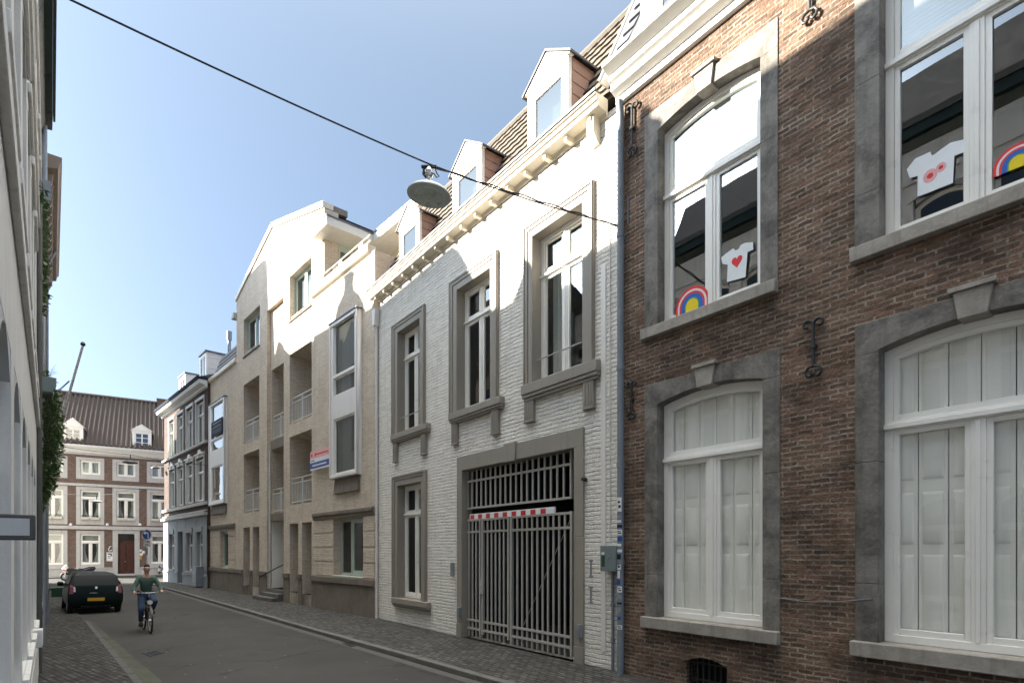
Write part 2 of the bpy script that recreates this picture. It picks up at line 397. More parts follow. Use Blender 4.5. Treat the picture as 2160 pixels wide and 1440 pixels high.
M['p_yellow'] = paint('yellow_felt_pen', (.80,.62,.02), .8, .15, 30, .02)
M['box_green'] = paint('grey_green_box', (.17,.21,.21), .5, .12, 5, .06, streak=.2)
M['bin_green'] = paint('green_plastic', (.010,.055,.030), .45, .2, 5, .05)
M['lamp_green'] = paint('grey_green_lamp_enamel', (.55,.60,.57), .4, .18, 4, .06)
M['lamp_glass'] = paint('dusty_lamp_glass', (.13,.155,.145), .3, .3, 9, .08)
M['car'] = paint('black_green_car_paint', (.004,.009,.008), .35, .15, 2, .0, spec=.12)
M['car_glass'] = paint('dark_car_glass', (.006,.009,.009), .15, .1, 2, .0, spec=.15)
M['tail'] = paint('tail_lamp_red', (.16,.008,.010), .2, .1, 4, .0, coat=.5)
M['clear_lamp'] = paint('clear_lamp_cover', (.62,.60,.60), .2, .1, 6, .0)
M['skin'] = paint('skin', (.46,.27,.20), .55, .08, 12, .05)
M['hair'] = paint('dark_brown_hair', (.03,.02,.015), .6, .3, 30, .4)
M['sweater'] = paint('green_grey_sweater', (.065,.115,.095), .9, .15, 25, .35, fine=90)
M['jeans'] = paint('blue_denim', (.025,.05,.095), .9, .25, 8, .3, fine=90)
M['lens'] = paint('pale_lamp_lens', (.50,.54,.50), .3, .3, 9, .08)
# ------------------------------------------------------------------ shared building pieces
def solve_d(fr, s0, xf, lo=-3.0, hi=0.5):
    """depth at which picture column xf meets the line s = s0"""
    a, b = lo, hi; fa = fr.s(xf, a) - s0
    for _ in range(60):
        m = (a + b) / 2; fm = fr.s(xf, m) - s0
        if (fm > 0) == (fa > 0): a, fa = m, fm
        else: b = m
    return (a + b) / 2

def window(par, s0, s1, z0, z1, d, name='window', rise=0.0, fw=.075, t=.08, trans=(), tw=.075, mull=(), mw=.075,
           sash=.035, mat=None, gmat=None, bars=0, nseg=12, drip=True, bevel=.005):
    mat = mat or M['white']; gmat = gmat or M['glass']
    c, hw = (s0 + s1) / 2, (s1 - s0) / 2
    arc = lambda s, k=0.0: z1 - k - rise * ((s - c) / hw) ** 2
    m = MB(); g = MB()
    a, b = s0 + fw, s1 - fw
    m.strip([s0, a], [arc(s0), arc(a)], [z0, z0], d - t, d)
    m.strip([b, s1], [arc(b), arc(s1)], [z0, z0], d - t, d)
    n = nseg if rise else 1
    xs = [a + (b - a) * i / n for i in range(n + 1)]
    m.strip(xs, [arc(x) for x in xs], [arc(x, fw) for x in xs], d - t, d)
    m.box(a, b, d - t, d, z0, z0 + fw)
    rows = []; lo = z0 + fw
    for zt in trans:
        m.box(a, b, d - t, d + .004, zt - tw / 2, zt + tw / 2)
        if drip: m.box(s0 + .003, s1 - .003, d + .0045, d + .04, zt - tw * .35, zt + tw * .2)
        rows.append((lo, zt - tw / 2)); lo = zt + tw / 2
    rows.append((lo, None))
    for i, (ra, rb) in enumerate(rows):
        top = rb is None
        cols = [(a, b)]
        if i in mull:
            zt_ = (arc(c, fw) if top else rb)
            m.box(c - mw / 2, c + mw / 2, d - t + .002, d - .002, ra, zt_ - .001)
            if sash: m.box(c - mw / 6, c + mw / 6, d - .001, d + .012, ra, zt_ - .02)
            cols = [(a, c - mw / 2), (c + mw / 2, b)]
        for (ca, cb) in cols:
            e = sash; q = .016
            if e:
                zt2 = (lambda x: arc(x, fw)) if top else (lambda x: rb)
                m.strip([ca, ca + e], [zt2(ca), zt2(ca + e)], [ra, ra], d - t + .012, d - q)
                m.strip([cb - e, cb], [zt2(cb - e), zt2(cb)], [ra, ra], d - t + .012, d - q)
                k = (nseg if (rise and top) else 1)
                xx = [ca + e + (cb - ca - 2 * e) * j / k for j in range(k + 1)]
                m.strip(xx, [zt2(x) for x in xx], [zt2(x) - e for x in xx], d - t + .012, d - q)
                m.box(ca + e, cb - e, d - t + .012, d - q, ra, ra + e * 1.3)
                for j in range(bars):
                    zb = ra + ((rb if not top else z1 - fw) - ra) * (j + 1) / (bars + 1)
                    m.box(ca + e, cb - e, d - t + .02, d - q - .004, zb - .012, zb + .012)
            k = (nseg if (rise and top) else 1)
            xx = [ca + e * .5 + (cb - ca - e) * j / k for j in range(k + 1)]
            zz = [(arc(x, fw) if top else rb) - e * .5 for x in xx]
            gd = d - t * .55
            g.quad(*([(xx[0], gd, ra + e * .5), (xx[-1], gd, ra + e * .5)] + [(x, gd, z) for x, z in zip(xx[::-1], zz[::-1])]))
    o = m.build(name, mat, par, bevel=bevel)
    g.build('pane', gmat, o, smooth=False)
    return o

def curtain(par, s0, s1, z0, z1, d, mat=None, amp=.025, wl=.14, name='curtain', taper=0.0, side=1):
    """hanging cloth with folds"""
    m = MB(); n = max(6, int((s1 - s0) / wl * 8)); rows = 6 if taper else 1
    vs = []; fs = []
    for r in range(rows + 1):
        f = r / rows; z = z0 + (z1 - z0) * f
        w = 1 - taper * math.sin(math.pi * min(1, (1 - f) * 1.0)) ** 1.2 if taper else 1
        for i in range(n + 1):
            x = s0 + (s1 - s0) * i / n
            if taper: x = (s0 + (x - s0) * w) if side > 0 else (s1 - (s1 - x) * w)
            vs.append((x, d + amp * math.sin(2 * math.pi * (i / n) * (s1 - s0) / wl + .6 * math.sin(i)), z))
    for r in range(rows):
        for i in range(n):
            a = r * (n + 1) + i; fs.append((a, a + 1, a + n + 2, a + n + 1))
    m.add(vs, fs)
    return m.build(name, mat or M['curtain'], par)

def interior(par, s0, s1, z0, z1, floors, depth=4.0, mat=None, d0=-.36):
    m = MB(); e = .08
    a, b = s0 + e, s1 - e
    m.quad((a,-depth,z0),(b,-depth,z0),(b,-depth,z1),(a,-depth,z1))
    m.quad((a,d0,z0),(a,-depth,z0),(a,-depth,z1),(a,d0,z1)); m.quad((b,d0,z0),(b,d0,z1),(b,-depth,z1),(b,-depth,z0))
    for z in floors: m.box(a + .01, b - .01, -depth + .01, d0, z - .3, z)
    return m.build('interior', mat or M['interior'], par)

def roof_tiles(m, s0, s1, lo, hi, pitch, course, amp, step, samples=6, sharp=False):
    """rows of overlapping curved tiles on a sloping plane; lo, hi = (d, z)"""
    n = max(1, round((s1 - s0) / pitch)); L_ = math.hypot(hi[0]-lo[0], hi[1]-lo[1])
    k = max(1, round(L_ / course))
    td, tz = (hi[0]-lo[0]) / L_, (hi[1]-lo[1]) / L_
    nd, nz = (tz, -td) if tz * 1 >= 0 else (-tz, td)
    if nz < 0: nd, nz = -nd, -nz
    vs = []; fs = []
    cols = n * samples
    row = 0
    for j in range(k):
        for e, (f, h) in enumerate(((j / k, step), ((j + 1) / k + .004, 0.0))):
            for i in range(cols + 1):
                ph = (i % samples) / samples
                if sharp: w = amp if ph < .34 else 0.0
                else: w = amp * math.sin(2 * math.pi * i / samples)
                q = h + w
                vs.append((s0 + (s1 - s0) * i / cols, lo[0] + (hi[0]-lo[0]) * f + nd * q, lo[1] + (hi[1]-lo[1]) * f + nz * q))
        for i in range(cols):
            a = row * (cols + 1) + i; b = a + cols + 1
            fs.append((a, a + 1, b + 1, b))
            if j: # the lower edge of this course, down to the one below
                p = (row - 1) * (cols + 1) + i
                fs.append((p, p + 1, a + 1, a))
        row += 2
    m.add(vs, fs)

def dormer(par, sL, sR, d, z0, zE, zP, back, mat, cheek_mat, roof_mat, gz0=None, bars=0, name='dormer', over=.07, flat=False, mull=()):
    c = (sL + sR) / 2; fw = (sR - sL) * .14
    m = MB()
    m.box(sL, sL + fw, d - .09, d, z0, zE); m.box(sR - fw, sR, d - .09, d, z0, zE)
    m.box(sL + fw, sR - fw, d - .09, d, zE - fw * 1.0, zE)
    g0 = gz0 if gz0 is not None else z0 + .1
    m.box(sL + fw, sR - fw, d - .09, d + .02, g0 - fw * .9, g0)
    if not flat:
        m.prism([(sL - over, zE + .002), (sR + over, zE + .002), (c, zP)], 1, d - .09, d + .03)
        h = (zP - zE)
        m.prism([(sL + .12 * (sR-sL), zE + .14 * h), (sR - .12 * (sR-sL), zE + .14 * h), (c, zP - .22 * h)], 1, d + .0305, d + .042)
    o = m.build(name, mat, par, bevel=.006)
    w = MB(); e = fw * .3
    a, b, y0, y1 = sL + fw, sR - fw, g0, zE - fw
    for q in ((a, a + e, y0, y1), (b - e, b, y0, y1), (a + e, b - e, y0, y0 + e), (a + e, b - e, y1 - e, y1)):
        w.box(q[0], q[1], d - .075, d - .025, q[2], q[3])
    if mull:
        w.box(c - e*.8, c + e*.8, d - .075, d - .02, y0 + e, y1 - e)
    for j in range(bars):
        zb = y0 + (y1 - y0) * (j + 1) / (bars + 1)
        w.box(a + e, b - e, d - .072, d - .03, zb - e * .4, zb + e * .4)
    w.build('sash', M['white'], o)
    g = MB(); g.quad((a, d - .05, y0), (b, d - .05, y0), (b, d - .05, y1), (a, d - .05, y1)); g.build('pane', M['dormer_glass'], o, smooth=False)
    dk = MB(); dk.quad((a - .02, d - .3, y0 - .1), (b + .02, d - .3, y0 - .1), (b + .02, d - .3, y1 + .1), (a - .02, d - .3, y1 + .1)); dk.build('pane_backing', M['dark'], o)  # dark sheet standing in for the unlit room, not a real blind
    k = MB(); nb = 7
    for sx, sg in ((sL, -1), (sR, 1)):
        hb = (zE - z0) / nb
        for i in range(nb):   # overlapping boards
            x0 = sx; x1 = sx + sg * .022; x2 = sx + sg * .006
            za, zb = z0 + i * hb, z0 + (i + 1) * hb + .012
            k.prism([(x0 - sg * .03, za), (x1, za), (x2, zb), (x0 - sg * .03, zb)], 1, d - back, d - .0905)
    k.build('cheek', cheek_mat, o)
    r = MB()
    if flat:
        r.box(sL - over, sR + over, d - back, d + over, zE, zE + .09)
    else:
        th = .05; H = zP - zE; hwid = (sR - sL) / 2 + over
        for sg in (-1, 1):
            p = [(c, zP + .012), (c + sg * (hwid + .05), zE - .05 * H / hwid + .012), (c + sg * (hwid + .05), zE - .05 * H / hwid + .012 + th), (c, zP + .012 + th)]
            r.prism(p, 1, d - back, d + .06)
    r.build('dormer_roof', roof_mat, o, bevel=.006)
    return o

M['dormer_glass'] = glass('dusty_dormer_glass', (.6,.65,.68), .16)
def arcpatch(m, c, r, a0, a1, z0, z1, n=6):
    vs = []
    for i in range(n + 1):
        a = a0 + (a1 - a0) * i / n
        for z in (z0, z1): vs.append((c[0] + r * math.cos(a), c[1] + r * math.sin(a), z))
    m.add(vs, [(2*i, 2*i+2, 2*i+3, 2*i+1) for i in range(n)])

# ================================================================== white brick house with the gate
wh = house('white_house', W, 'white painted brick house with taupe window surrounds and a barred carriage gate', 'house')
sW0, sW1 = 0.0, W.s(1303)
ZT = 9.80
def taupe_window(ol, orr, il, ir, yot, xot, yit, xit, sill, corbels=None, rail=None, zbot_glass=None, trans_y=None, xt=None, light=False):
    """px columns: outer and inner edges; (x, y) of outer and inner tops; sill = (xl, xr, ytop, ybot)"""
    sl, sr = W.s(ol, .05), W.s(orr, .05); a, b = W.s(il, .04), W.s(ir, .04)
    zt, zi = W.z(xot, yot, .05), W.z(xit, yit, .04)
    xl, xr, yt, yb = sill
    z1, z0 = W.z(xr, yt, .14), W.z(xr, yb, .14)
    hole = (sl + .012, sr - .012, z1 - .004, zt - .012)
    dw = -.20
    # casing
    m = MB()
    k = .45
    la, lb = sl + (a - sl) * k, sr - (sr - b) * k
    zk = zt - (zt - zi) * k
    m.box(sl, la, -.02, .06, z1, zt); m.box(lb, sr, -.02, .06, z1, zt); m.box(la, lb, -.02, .06, zk, zt)
    m.box(la, a, dw - .02, .042, z1, zk); m.box(b, lb, dw - .02, .042, z1, zk); m.box(a, b, dw - .02, .042, zi, zk)
    q = .25
    for (s_a, s_b) in ((sl + .012, sl + (la - sl) * .4), (sr - (sr - lb) * .4, sr - .012)): m.box(s_a, s_b, .0605, .078, z1, zt - .01)
    m.box(sl + (la - sl) * .4, sr - (sr - lb) * .4, .0605, .078, zt - (zt - zk) * .4, zt - .01)
    wo = window(wh, a - .0, b + .0, z1 + .01, zi, dw, trans=(zi - (zi - z1) * .255,), mull=(0, 1), fw=.09, tw=.10, mw=.10, sash=.05)
    m.build('surround', M['taupe'], wo, bevel=.008)
    sm = MB(); s_l, s_r = W.s(xl, .14), W.s(xr, .14)
    zz = z0 + (z1 - z0) * .38
    sm.box(s_l, s_r, dw - .03, .14, zz, z1 - .003); sm.box(s_l + .012, s_r - .012, -.02, .12, z0 + (zz - z0) * .45, zz - .002); sm.box(s_l + .03, s_r - .03, -.02, .09, z0, z0 + (zz - z0) * .45)
    sm.build('sill', M['taupe'], wo, bevel=.012)
    if corbels:
        for (ca, cb, ybm, xr_) in corbels:
            cm = MB(); p, r_ = W.s(ca, .07), W.s(cb, .07); zb = W.z(xr_, ybm, .07)
            cm.box(p, r_, -.02, .075, zb, z0 - .001); w3 = (r_ - p)
            for f in (.14, .42, .70): cm.box(p + w3 * f, p + w3 * (f + .16), .0755, .088, zb + .05, z0 - .03)
            cm.box(p - .008, r_ + .008, -.02, .085, zb - .03, zb - .001)
            cm.build('corbel', M['taupe'], wo, bevel=.006)
    if rail:
        rm = MB(); zr = W.z(*rail, -.05); rm.tube([(a - .01, -.06, zr), (b + .01, -.06, zr)], .014, 8); rm.build('safety_bar', M['grey_metal'], wo)
    return wo, hole, (a, b, z1, zi, dw)
holes = []
wins = []
for args in (
    dict(ol=1104.5, orr=1251.5, il=1122.6, ir=1228, yot=380.5, xot=1248, yit=427, xit=1228, sill=(1098, 1257, 755, 795),
         corbels=((1105, 1124, 890, 1105), (1229, 1251, 856, 1251)), rail=(1225, 722)),
    dict(ol=947.4, orr=1049, il=963, ir=1033.5, yot=526, xot=1048, yit=565, xit=1033, sill=(945, 1054, 833, 859),
         corbels=((952, 963, 936, 955), (1035, 1050, 911, 1050))),
    dict(ol=826, orr=894.6, il=838, ir=885, yot=640.6, xot=894, yit=670, xit=885, sill=(823, 899, 890, 911),
         corbels=((828.6, 836, 973, 832), (887, 897, 955, 897)), rail=(884, 866)),
    dict(ol=827, orr=898, il=838, ir=887.5, yot=989.7, xot=897, yit=1015, xit=887, sill=(825, 900, 1270, 1291))):
    wo, h, geo = taupe_window(**args); holes.append(h); wins.append((wo, geo))
for i, (wo, (a, b, z1, zi, dw)) in enumerate(wins):
    if i in (0, 2):
        curtain(wo, a + .05, a + .05 + (b - a) * .28, z1 + .05, zi - .1, dw - .3, taper=.25, side=1)
    if i == 0:
        curtain(wo, b - .05 - (b - a) * .22, b - .05, z1 + .05, zi - .1, dw - .32, taper=.2, side=-1)
# paper lamp glimpsed in the large upper window
# carriage opening
gl, gr = W.s(974, .03), W.s(1211, .03); GT = W.z(1211, 944, .03); GO = W.z(1230, 899.5, .04)
sgl, sgr = W.s(963.3, .04), W.s(1230, .04)
gate_hole = (sgl + .012, sgr - .012, 0.0, GO - .012, .3)
holes.append(gate_hole)
m = MB(); m.wall(sW0, sW1, -.3, ZT, holes, .26)
m.quad((sW0,0,-.3),(sW0,-8,-.3),(sW0,-8,ZT),(sW0,0,ZT)); m.quad((sW1,0,-.3),(sW1,0,ZT),(sW1,-8,ZT),(sW1,-8,-.3)); m.quad((sW0,-8,-.3),(sW1,-8,-.3),(sW1,-8,ZT),(sW0,-8,ZT))
m.build('wall', M['white_brick'], wh, smooth=False)
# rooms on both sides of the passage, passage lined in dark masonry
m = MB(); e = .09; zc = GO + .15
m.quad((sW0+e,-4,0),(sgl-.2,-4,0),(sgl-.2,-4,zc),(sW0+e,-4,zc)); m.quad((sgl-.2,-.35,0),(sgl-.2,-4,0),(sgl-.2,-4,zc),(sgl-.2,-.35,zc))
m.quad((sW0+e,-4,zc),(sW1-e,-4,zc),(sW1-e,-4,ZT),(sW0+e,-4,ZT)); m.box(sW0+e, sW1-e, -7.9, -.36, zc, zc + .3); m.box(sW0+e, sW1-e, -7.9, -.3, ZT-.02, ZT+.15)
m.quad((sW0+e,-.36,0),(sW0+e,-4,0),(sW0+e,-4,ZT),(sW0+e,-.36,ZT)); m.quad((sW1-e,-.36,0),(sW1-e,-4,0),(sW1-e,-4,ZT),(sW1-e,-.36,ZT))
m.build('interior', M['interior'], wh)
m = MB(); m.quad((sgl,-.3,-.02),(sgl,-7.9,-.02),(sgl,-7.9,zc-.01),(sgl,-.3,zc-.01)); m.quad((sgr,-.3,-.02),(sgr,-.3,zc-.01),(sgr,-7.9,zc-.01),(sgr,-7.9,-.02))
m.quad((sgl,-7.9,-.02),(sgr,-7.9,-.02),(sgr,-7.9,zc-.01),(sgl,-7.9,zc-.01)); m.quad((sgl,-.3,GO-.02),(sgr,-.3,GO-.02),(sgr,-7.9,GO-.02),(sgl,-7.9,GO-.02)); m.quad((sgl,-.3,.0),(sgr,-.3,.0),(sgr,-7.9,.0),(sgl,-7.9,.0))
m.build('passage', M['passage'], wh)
# stone portal
m = MB(); kx0, kx1 = W.s(1064.5, .05), W.s(1087, .05)
for (za, zb) in ((0.0, .32), (.323, 2.35), (2.353, GT - .0)):
    pr = .055 if za == 0 else .04
    m.box(sgl, gl, -.28, pr, za - (.05 if za == 0 else 0), zb); m.box(gr, sgr, -.28, pr, za - (.05 if za == 0 else 0), zb)
m.box(sgl, kx0 - .0015, -.28, .04, GT + .001, GO); m.box(kx1 + .0015, sgr, -.28, .04, GT + .001, GO)
m.prism([(kx0, GT - .02), (kx1, GT - .02), (kx1 + .02, GO + .03), (kx0 - .02, GO + .03)], 1, -.28, .075)
m.build('gate_surround', M['taupe'], wh, bevel=.008)
# the gate
gd = -.15
def gz(y): return W.z(1207, y, gd)
gt = MB()
A0, A1 = W.s(976, gd), W.s(1207.5, gd)
zt0, zt1, zt2 = gz(951), gz(978), gz(1049)
gt.box(A0, A0 + .05, gd - .03, gd + .03, zt2 - .02, zt0 + .02); gt.box(A1 - .05, A1, gd - .03, gd + .03, zt2 - .02, zt0 + .02)
for zr in (zt1, zt2): gt.box(A0 + .0505, A1 - .0505, gd - .018, gd + .026, zr - .024, zr + .024)
for i in range(19):
    x = A0 + .05 + (A1 - A0 - .1) * (i + 1) / 20
    gt.box(x - .0215, x + .0215, gd - .016, gd + .016, zt2 - .02, zt0)
gate = gt.build('carriage_gate', M['grey_metal'], wh, bevel=.004)
zl0, zl1, zl2, zl3, zl4 = gz(1081), gz(1112), gz(1343.5), gz(1365.6), gz(1385)
def leaf(xa, xb, nb, name='gate_leaf', low=None):
    g = MB(); a, b = W.s(xa, gd), W.s(xb, gd); zb = zl4 if low is None else low
    g.box(a, a + .06, gd - .03, gd + .034, zb, zl0 + .03); g.box(b - .06, b, gd - .03, gd + .034, zb, zl0 + .03)
    for zr in (zl0, zl1, zl2, zl3): g.box(a + .0605, b - .0605, gd - .018, gd + .026, zr - .026, zr + .026)
    for i in range(nb):
        x = a + .06 + (b - a - .12) * (i + 1) / (nb + 1)
        g.box(x - .0215, x + .0215, gd - .016, gd + .016, zl4, zl0 - .0)
    return g.build(name, M['grey_metal'], gate, bevel=.004), a, b
leaf(979.5, 1015.5, 3); lf, la_, lb_ = leaf(1017.5, 1075.5, 5, low=zl3 - .1); rf, ra_, rb_ = leaf(1078, 1209, 10)
lk = MB(off=(0,0,0)); zk = gz(1252); lk.box(la_ + .002, la_ + .12, gd + .035, gd + .075, zk - .18, zk + .16); lk.tube([(la_ + .06, gd + .075, zk + .03), (la_ + .06, gd + .12, zk + .03), (la_ + .17, gd + .12, zk + .03)], .011); lk.build('lock_box', M['grey_metal'], gate, bevel=.006)
br = MB(); br.tube([(rb_ - .06, gd - .03, zl0 - .05), (ra_ + .35, gd - .03, zl2)], .008, 6); br.build('brace', M['grey_metal'], gate)
# red and white height board
hb = MB(); b0, b1 = W.s(991, .06), W.s(1169, .06); hz1, hz0 = W.z(1169, 1068, .06), W.z(1169, 1081.5, .06)
hb.box(b0, b1, .02, .06, hz0, hz1)
n = 18
hb.cur = 1
for i in range(0, n, 2):
    x0 = b0 + .03 + (b1 - b0 - .12) * i / n; x1 = b0 + .03 + (b1 - b0 - .12) * (i + 1) / n
    hb.prism([(x0, hz0 + .004), (x1, hz0 + .004), (x1 + .0, hz1 - .02), (x0, hz1 - .02)], 1, .0602, .0625)
hb.build('height_board', [M['wh_mark'], M['red']], wh)
# gutter cornice
sG0, sG1 = -.12, W.s(1282.5, 0)
m = MB(); m.prism([(0.0, 9.72), (.03, 9.72), (.05, 9.80), (.25, 9.82), (.25, 9.905), (.285, 9.915), (.285, 9.99), (.32, 10.0), (.32, 10.035), (0, 10.035)], 0, sG0, sG1)
m.build('cornice', M['cream_paint'], wh, bevel=.006)
m = MB(); m.prism([(.2, 10.036), (.345, 10.036), (.345, 10.085), (.325, 10.085), (.32, 10.05), (.2, 10.05)], 0, sG0 - .01, sG1 + .01); m.build('gutter', M['pipe_dark'], wh)
for i in range(16):
    x = sG0 + .35 + (sG1 - sG0 - .62) * i / 15
    b = MB(); b.box(x - .048, x + .048, -.01, .19, 9.715, 9.806); b.box(x - .038, x + .038, .1905, .205, 9.73, 9.79); b.build('bracket', M['cream_paint'], wh, bevel=.012)
for x, w_ in ((W.s(1249, .12), .085), (sG0 + .12, .06)):
    b = MB(); b.prism([(-.01, 9.34), (.03, 9.34), (.17, 9.52), (.17, 9.815), (-.01, 9.815)], 0, x - w_, x + w_); b.build('console', M['cream_paint'], wh, bevel=.008)
# tiled mansard
RZ = 13.0
m = MB(); roof_tiles(m, sW0, sW1 - .02, (.02, 10.08), (-1.5, RZ), .30, .335, .010, .040, 6, sharp=True)
m.box(sW0, sW1 - .02, -8, -1.52, RZ - .2, RZ + .03)
m.prism([(-.03, 10.05), (-1.5, RZ - .05), (-1.5, 10.05)], 0, sW0 + .01, sW1 - .03)
rf_ = m.build('roof', M['tile'], wh)
m = MB(); n = 32
for i in range(n):
    a = sW0 + (sW1 - .03 - sW0) * i / n; m.tube([(a, -1.5, RZ + .03), (a + (sW1 - sW0) / n + .02, -1.5, RZ + .06)], [.10, .085], 8)
m.build('ridge_tile', M['tile'], rf_)
for (xl, xr, xp, yp, ye, yg) in ((1113, 1199, 1151, 104, 114, 243), (955, 1016, 982, 294, 310, 400), (842, 884, 861, 427, 445, 530)):
    dd = -.03
    a, b = W.s(xl, dd), W.s(xr, dd); zE = W.z(xr, ye, dd); zP = W.z((xl + xr) / 2, yp, dd)
    dormer(wh, a, b, dd, 9.95, zE - .02, zE + (b - a) * .36, 1.6, M['white'], M['terracotta'], M['lead'], gz0=10.22)
# odds and ends on the wall
m = MB(); x = W.s(1268, .01); m.box(x, x + .11, 0, .018, W.z(1268, 1372), W.z(1268, 560)); m.build('cable_duct', M['bay_white'], wh, bevel=.004)
m = MB(); x = W.s(1287, .01); m.tube([(x, .012, W.z(1287, 1140)), (x, .012, W.z(1287, 470))], .012, 6); m.build('cable', M['bay_white'], wh)
m = MB(); xa, xb = W.s(1266, .2), W.s(1296, .2); zb0, zb1 = W.z(1296, 1205, .2), W.z(1296, 1150, .2)
xm = (xa + xb) / 2
m.prism([(xa, .0), (xb, .0), (xb, .17), (xb - .05, .2), (xa, .2)], 2, zb0, zb1); m.box(xm + .02, xm + .06, .2005, .215, (zb0+zb1)/2, (zb0+zb1)/2 + .04)
bx = m.build('meter_box', M['box_green'], wh, bevel=.01)
m = MB(); m.tube([(xm, .06, zb0), (xm, .06, .0)], .028, 8)
for zz in (1.15, .55): m.tube([(xm, .06, zz - .03), (xm, .06, zz + .03)], .04, 8)
m.build('conduit', M['pipe'], bx)
m = MB(); m.quad((xa + .03, .2012, zb0 + .08), (xa + .11, .2012, zb0 + .08), (xa + .11, .2012, zb0 + .27), (xa + .03, .2012, zb0 + .27)); m.cur = 1
m.quad((xa + .03, .2014, zb0 + .29), (xa + .1, .2014, zb0 + .29), (xa + .1, .2014, zb0 + .33), (xa + .03, .2014, zb0 + .33)); m.build('sticker', [M['bin_green'], M['wh_mark']], bx)
m = MB(); x = W.s(953, .05); zc_ = W.z(953, 1200, .05); m.box(x - .06, x + .05, 0, .06, zc_ - .17, zc_ + .17); m.box(x - .045, x + .035, .0605, .07, zc_ + .02, zc_ + .14); m.build('intercom', M['zinc'], wh, bevel=.006)
m = MB(); x = W.s(958, .02); zc_ = W.z(958, 1162, .02); m.box(x - .07, x + .07, 0, .015, zc_ - .08, zc_ + .08); m.build('number_plate', M['white'], wh, bevel=.003)
for (px, py, hh, dd_, s_) in ((966, 1290, .22, .04, .05), (1220, 1330, .24, .04, .045)):
    m = MB(); x = W.s(px, .1); z = W.z(px, py, .1); m.box(x - s_, x + s_, dd_ + .0, dd_ + .07, z - hh / 2, z + hh / 2); m.box(x - s_*.7, x + s_*.7, dd_ + .0705, dd_ + .08, z + .01, z + hh * .4); m.build('key_switch', M['zinc'], wh, bevel=.006)
m = MB(); x = W.s(1234, .06); z = W.z(1234, 1010, .06); m.tube([(x - .03, .0, z), (x - .03, .1, z)], .035, 10); m.build('camera_housing', M['iron'], wh)
for (ya, yb) in ((1180, 1216), (1236, 1272)):
    m = MB(); x = W.s(1247); z1_, z0_ = W.z(1247, ya), W.z(1247, yb); m.box(x - .018, x + .018, .0, .014, z0_, z1_); m.box(x - .05, x + .05, 0, .013, z1_ - .03, z1_ + .0); m.box(x - .05, x + .05, 0, .013, z0_, z0_ + .03); m.build('wall_tie', M['zinc'], wh)
m = MB(); x = W.s(795, .05); m.tube([(x, .06, .0), (x, .06, 9.0)], .04, 10)
for zz in (1.2, 3.0, 4.6, 6.2, 7.7): m.tube([(x, .06, zz - .03), (x, .06, zz + .03)], .052, 10)
m.prism([(x - .12, 9.5), (x + .12, 9.5), (x + .06, 9.0), (x - .06, 9.0)], 1, .01, .17); m.build('downpipe', M['bay_white'], wh)

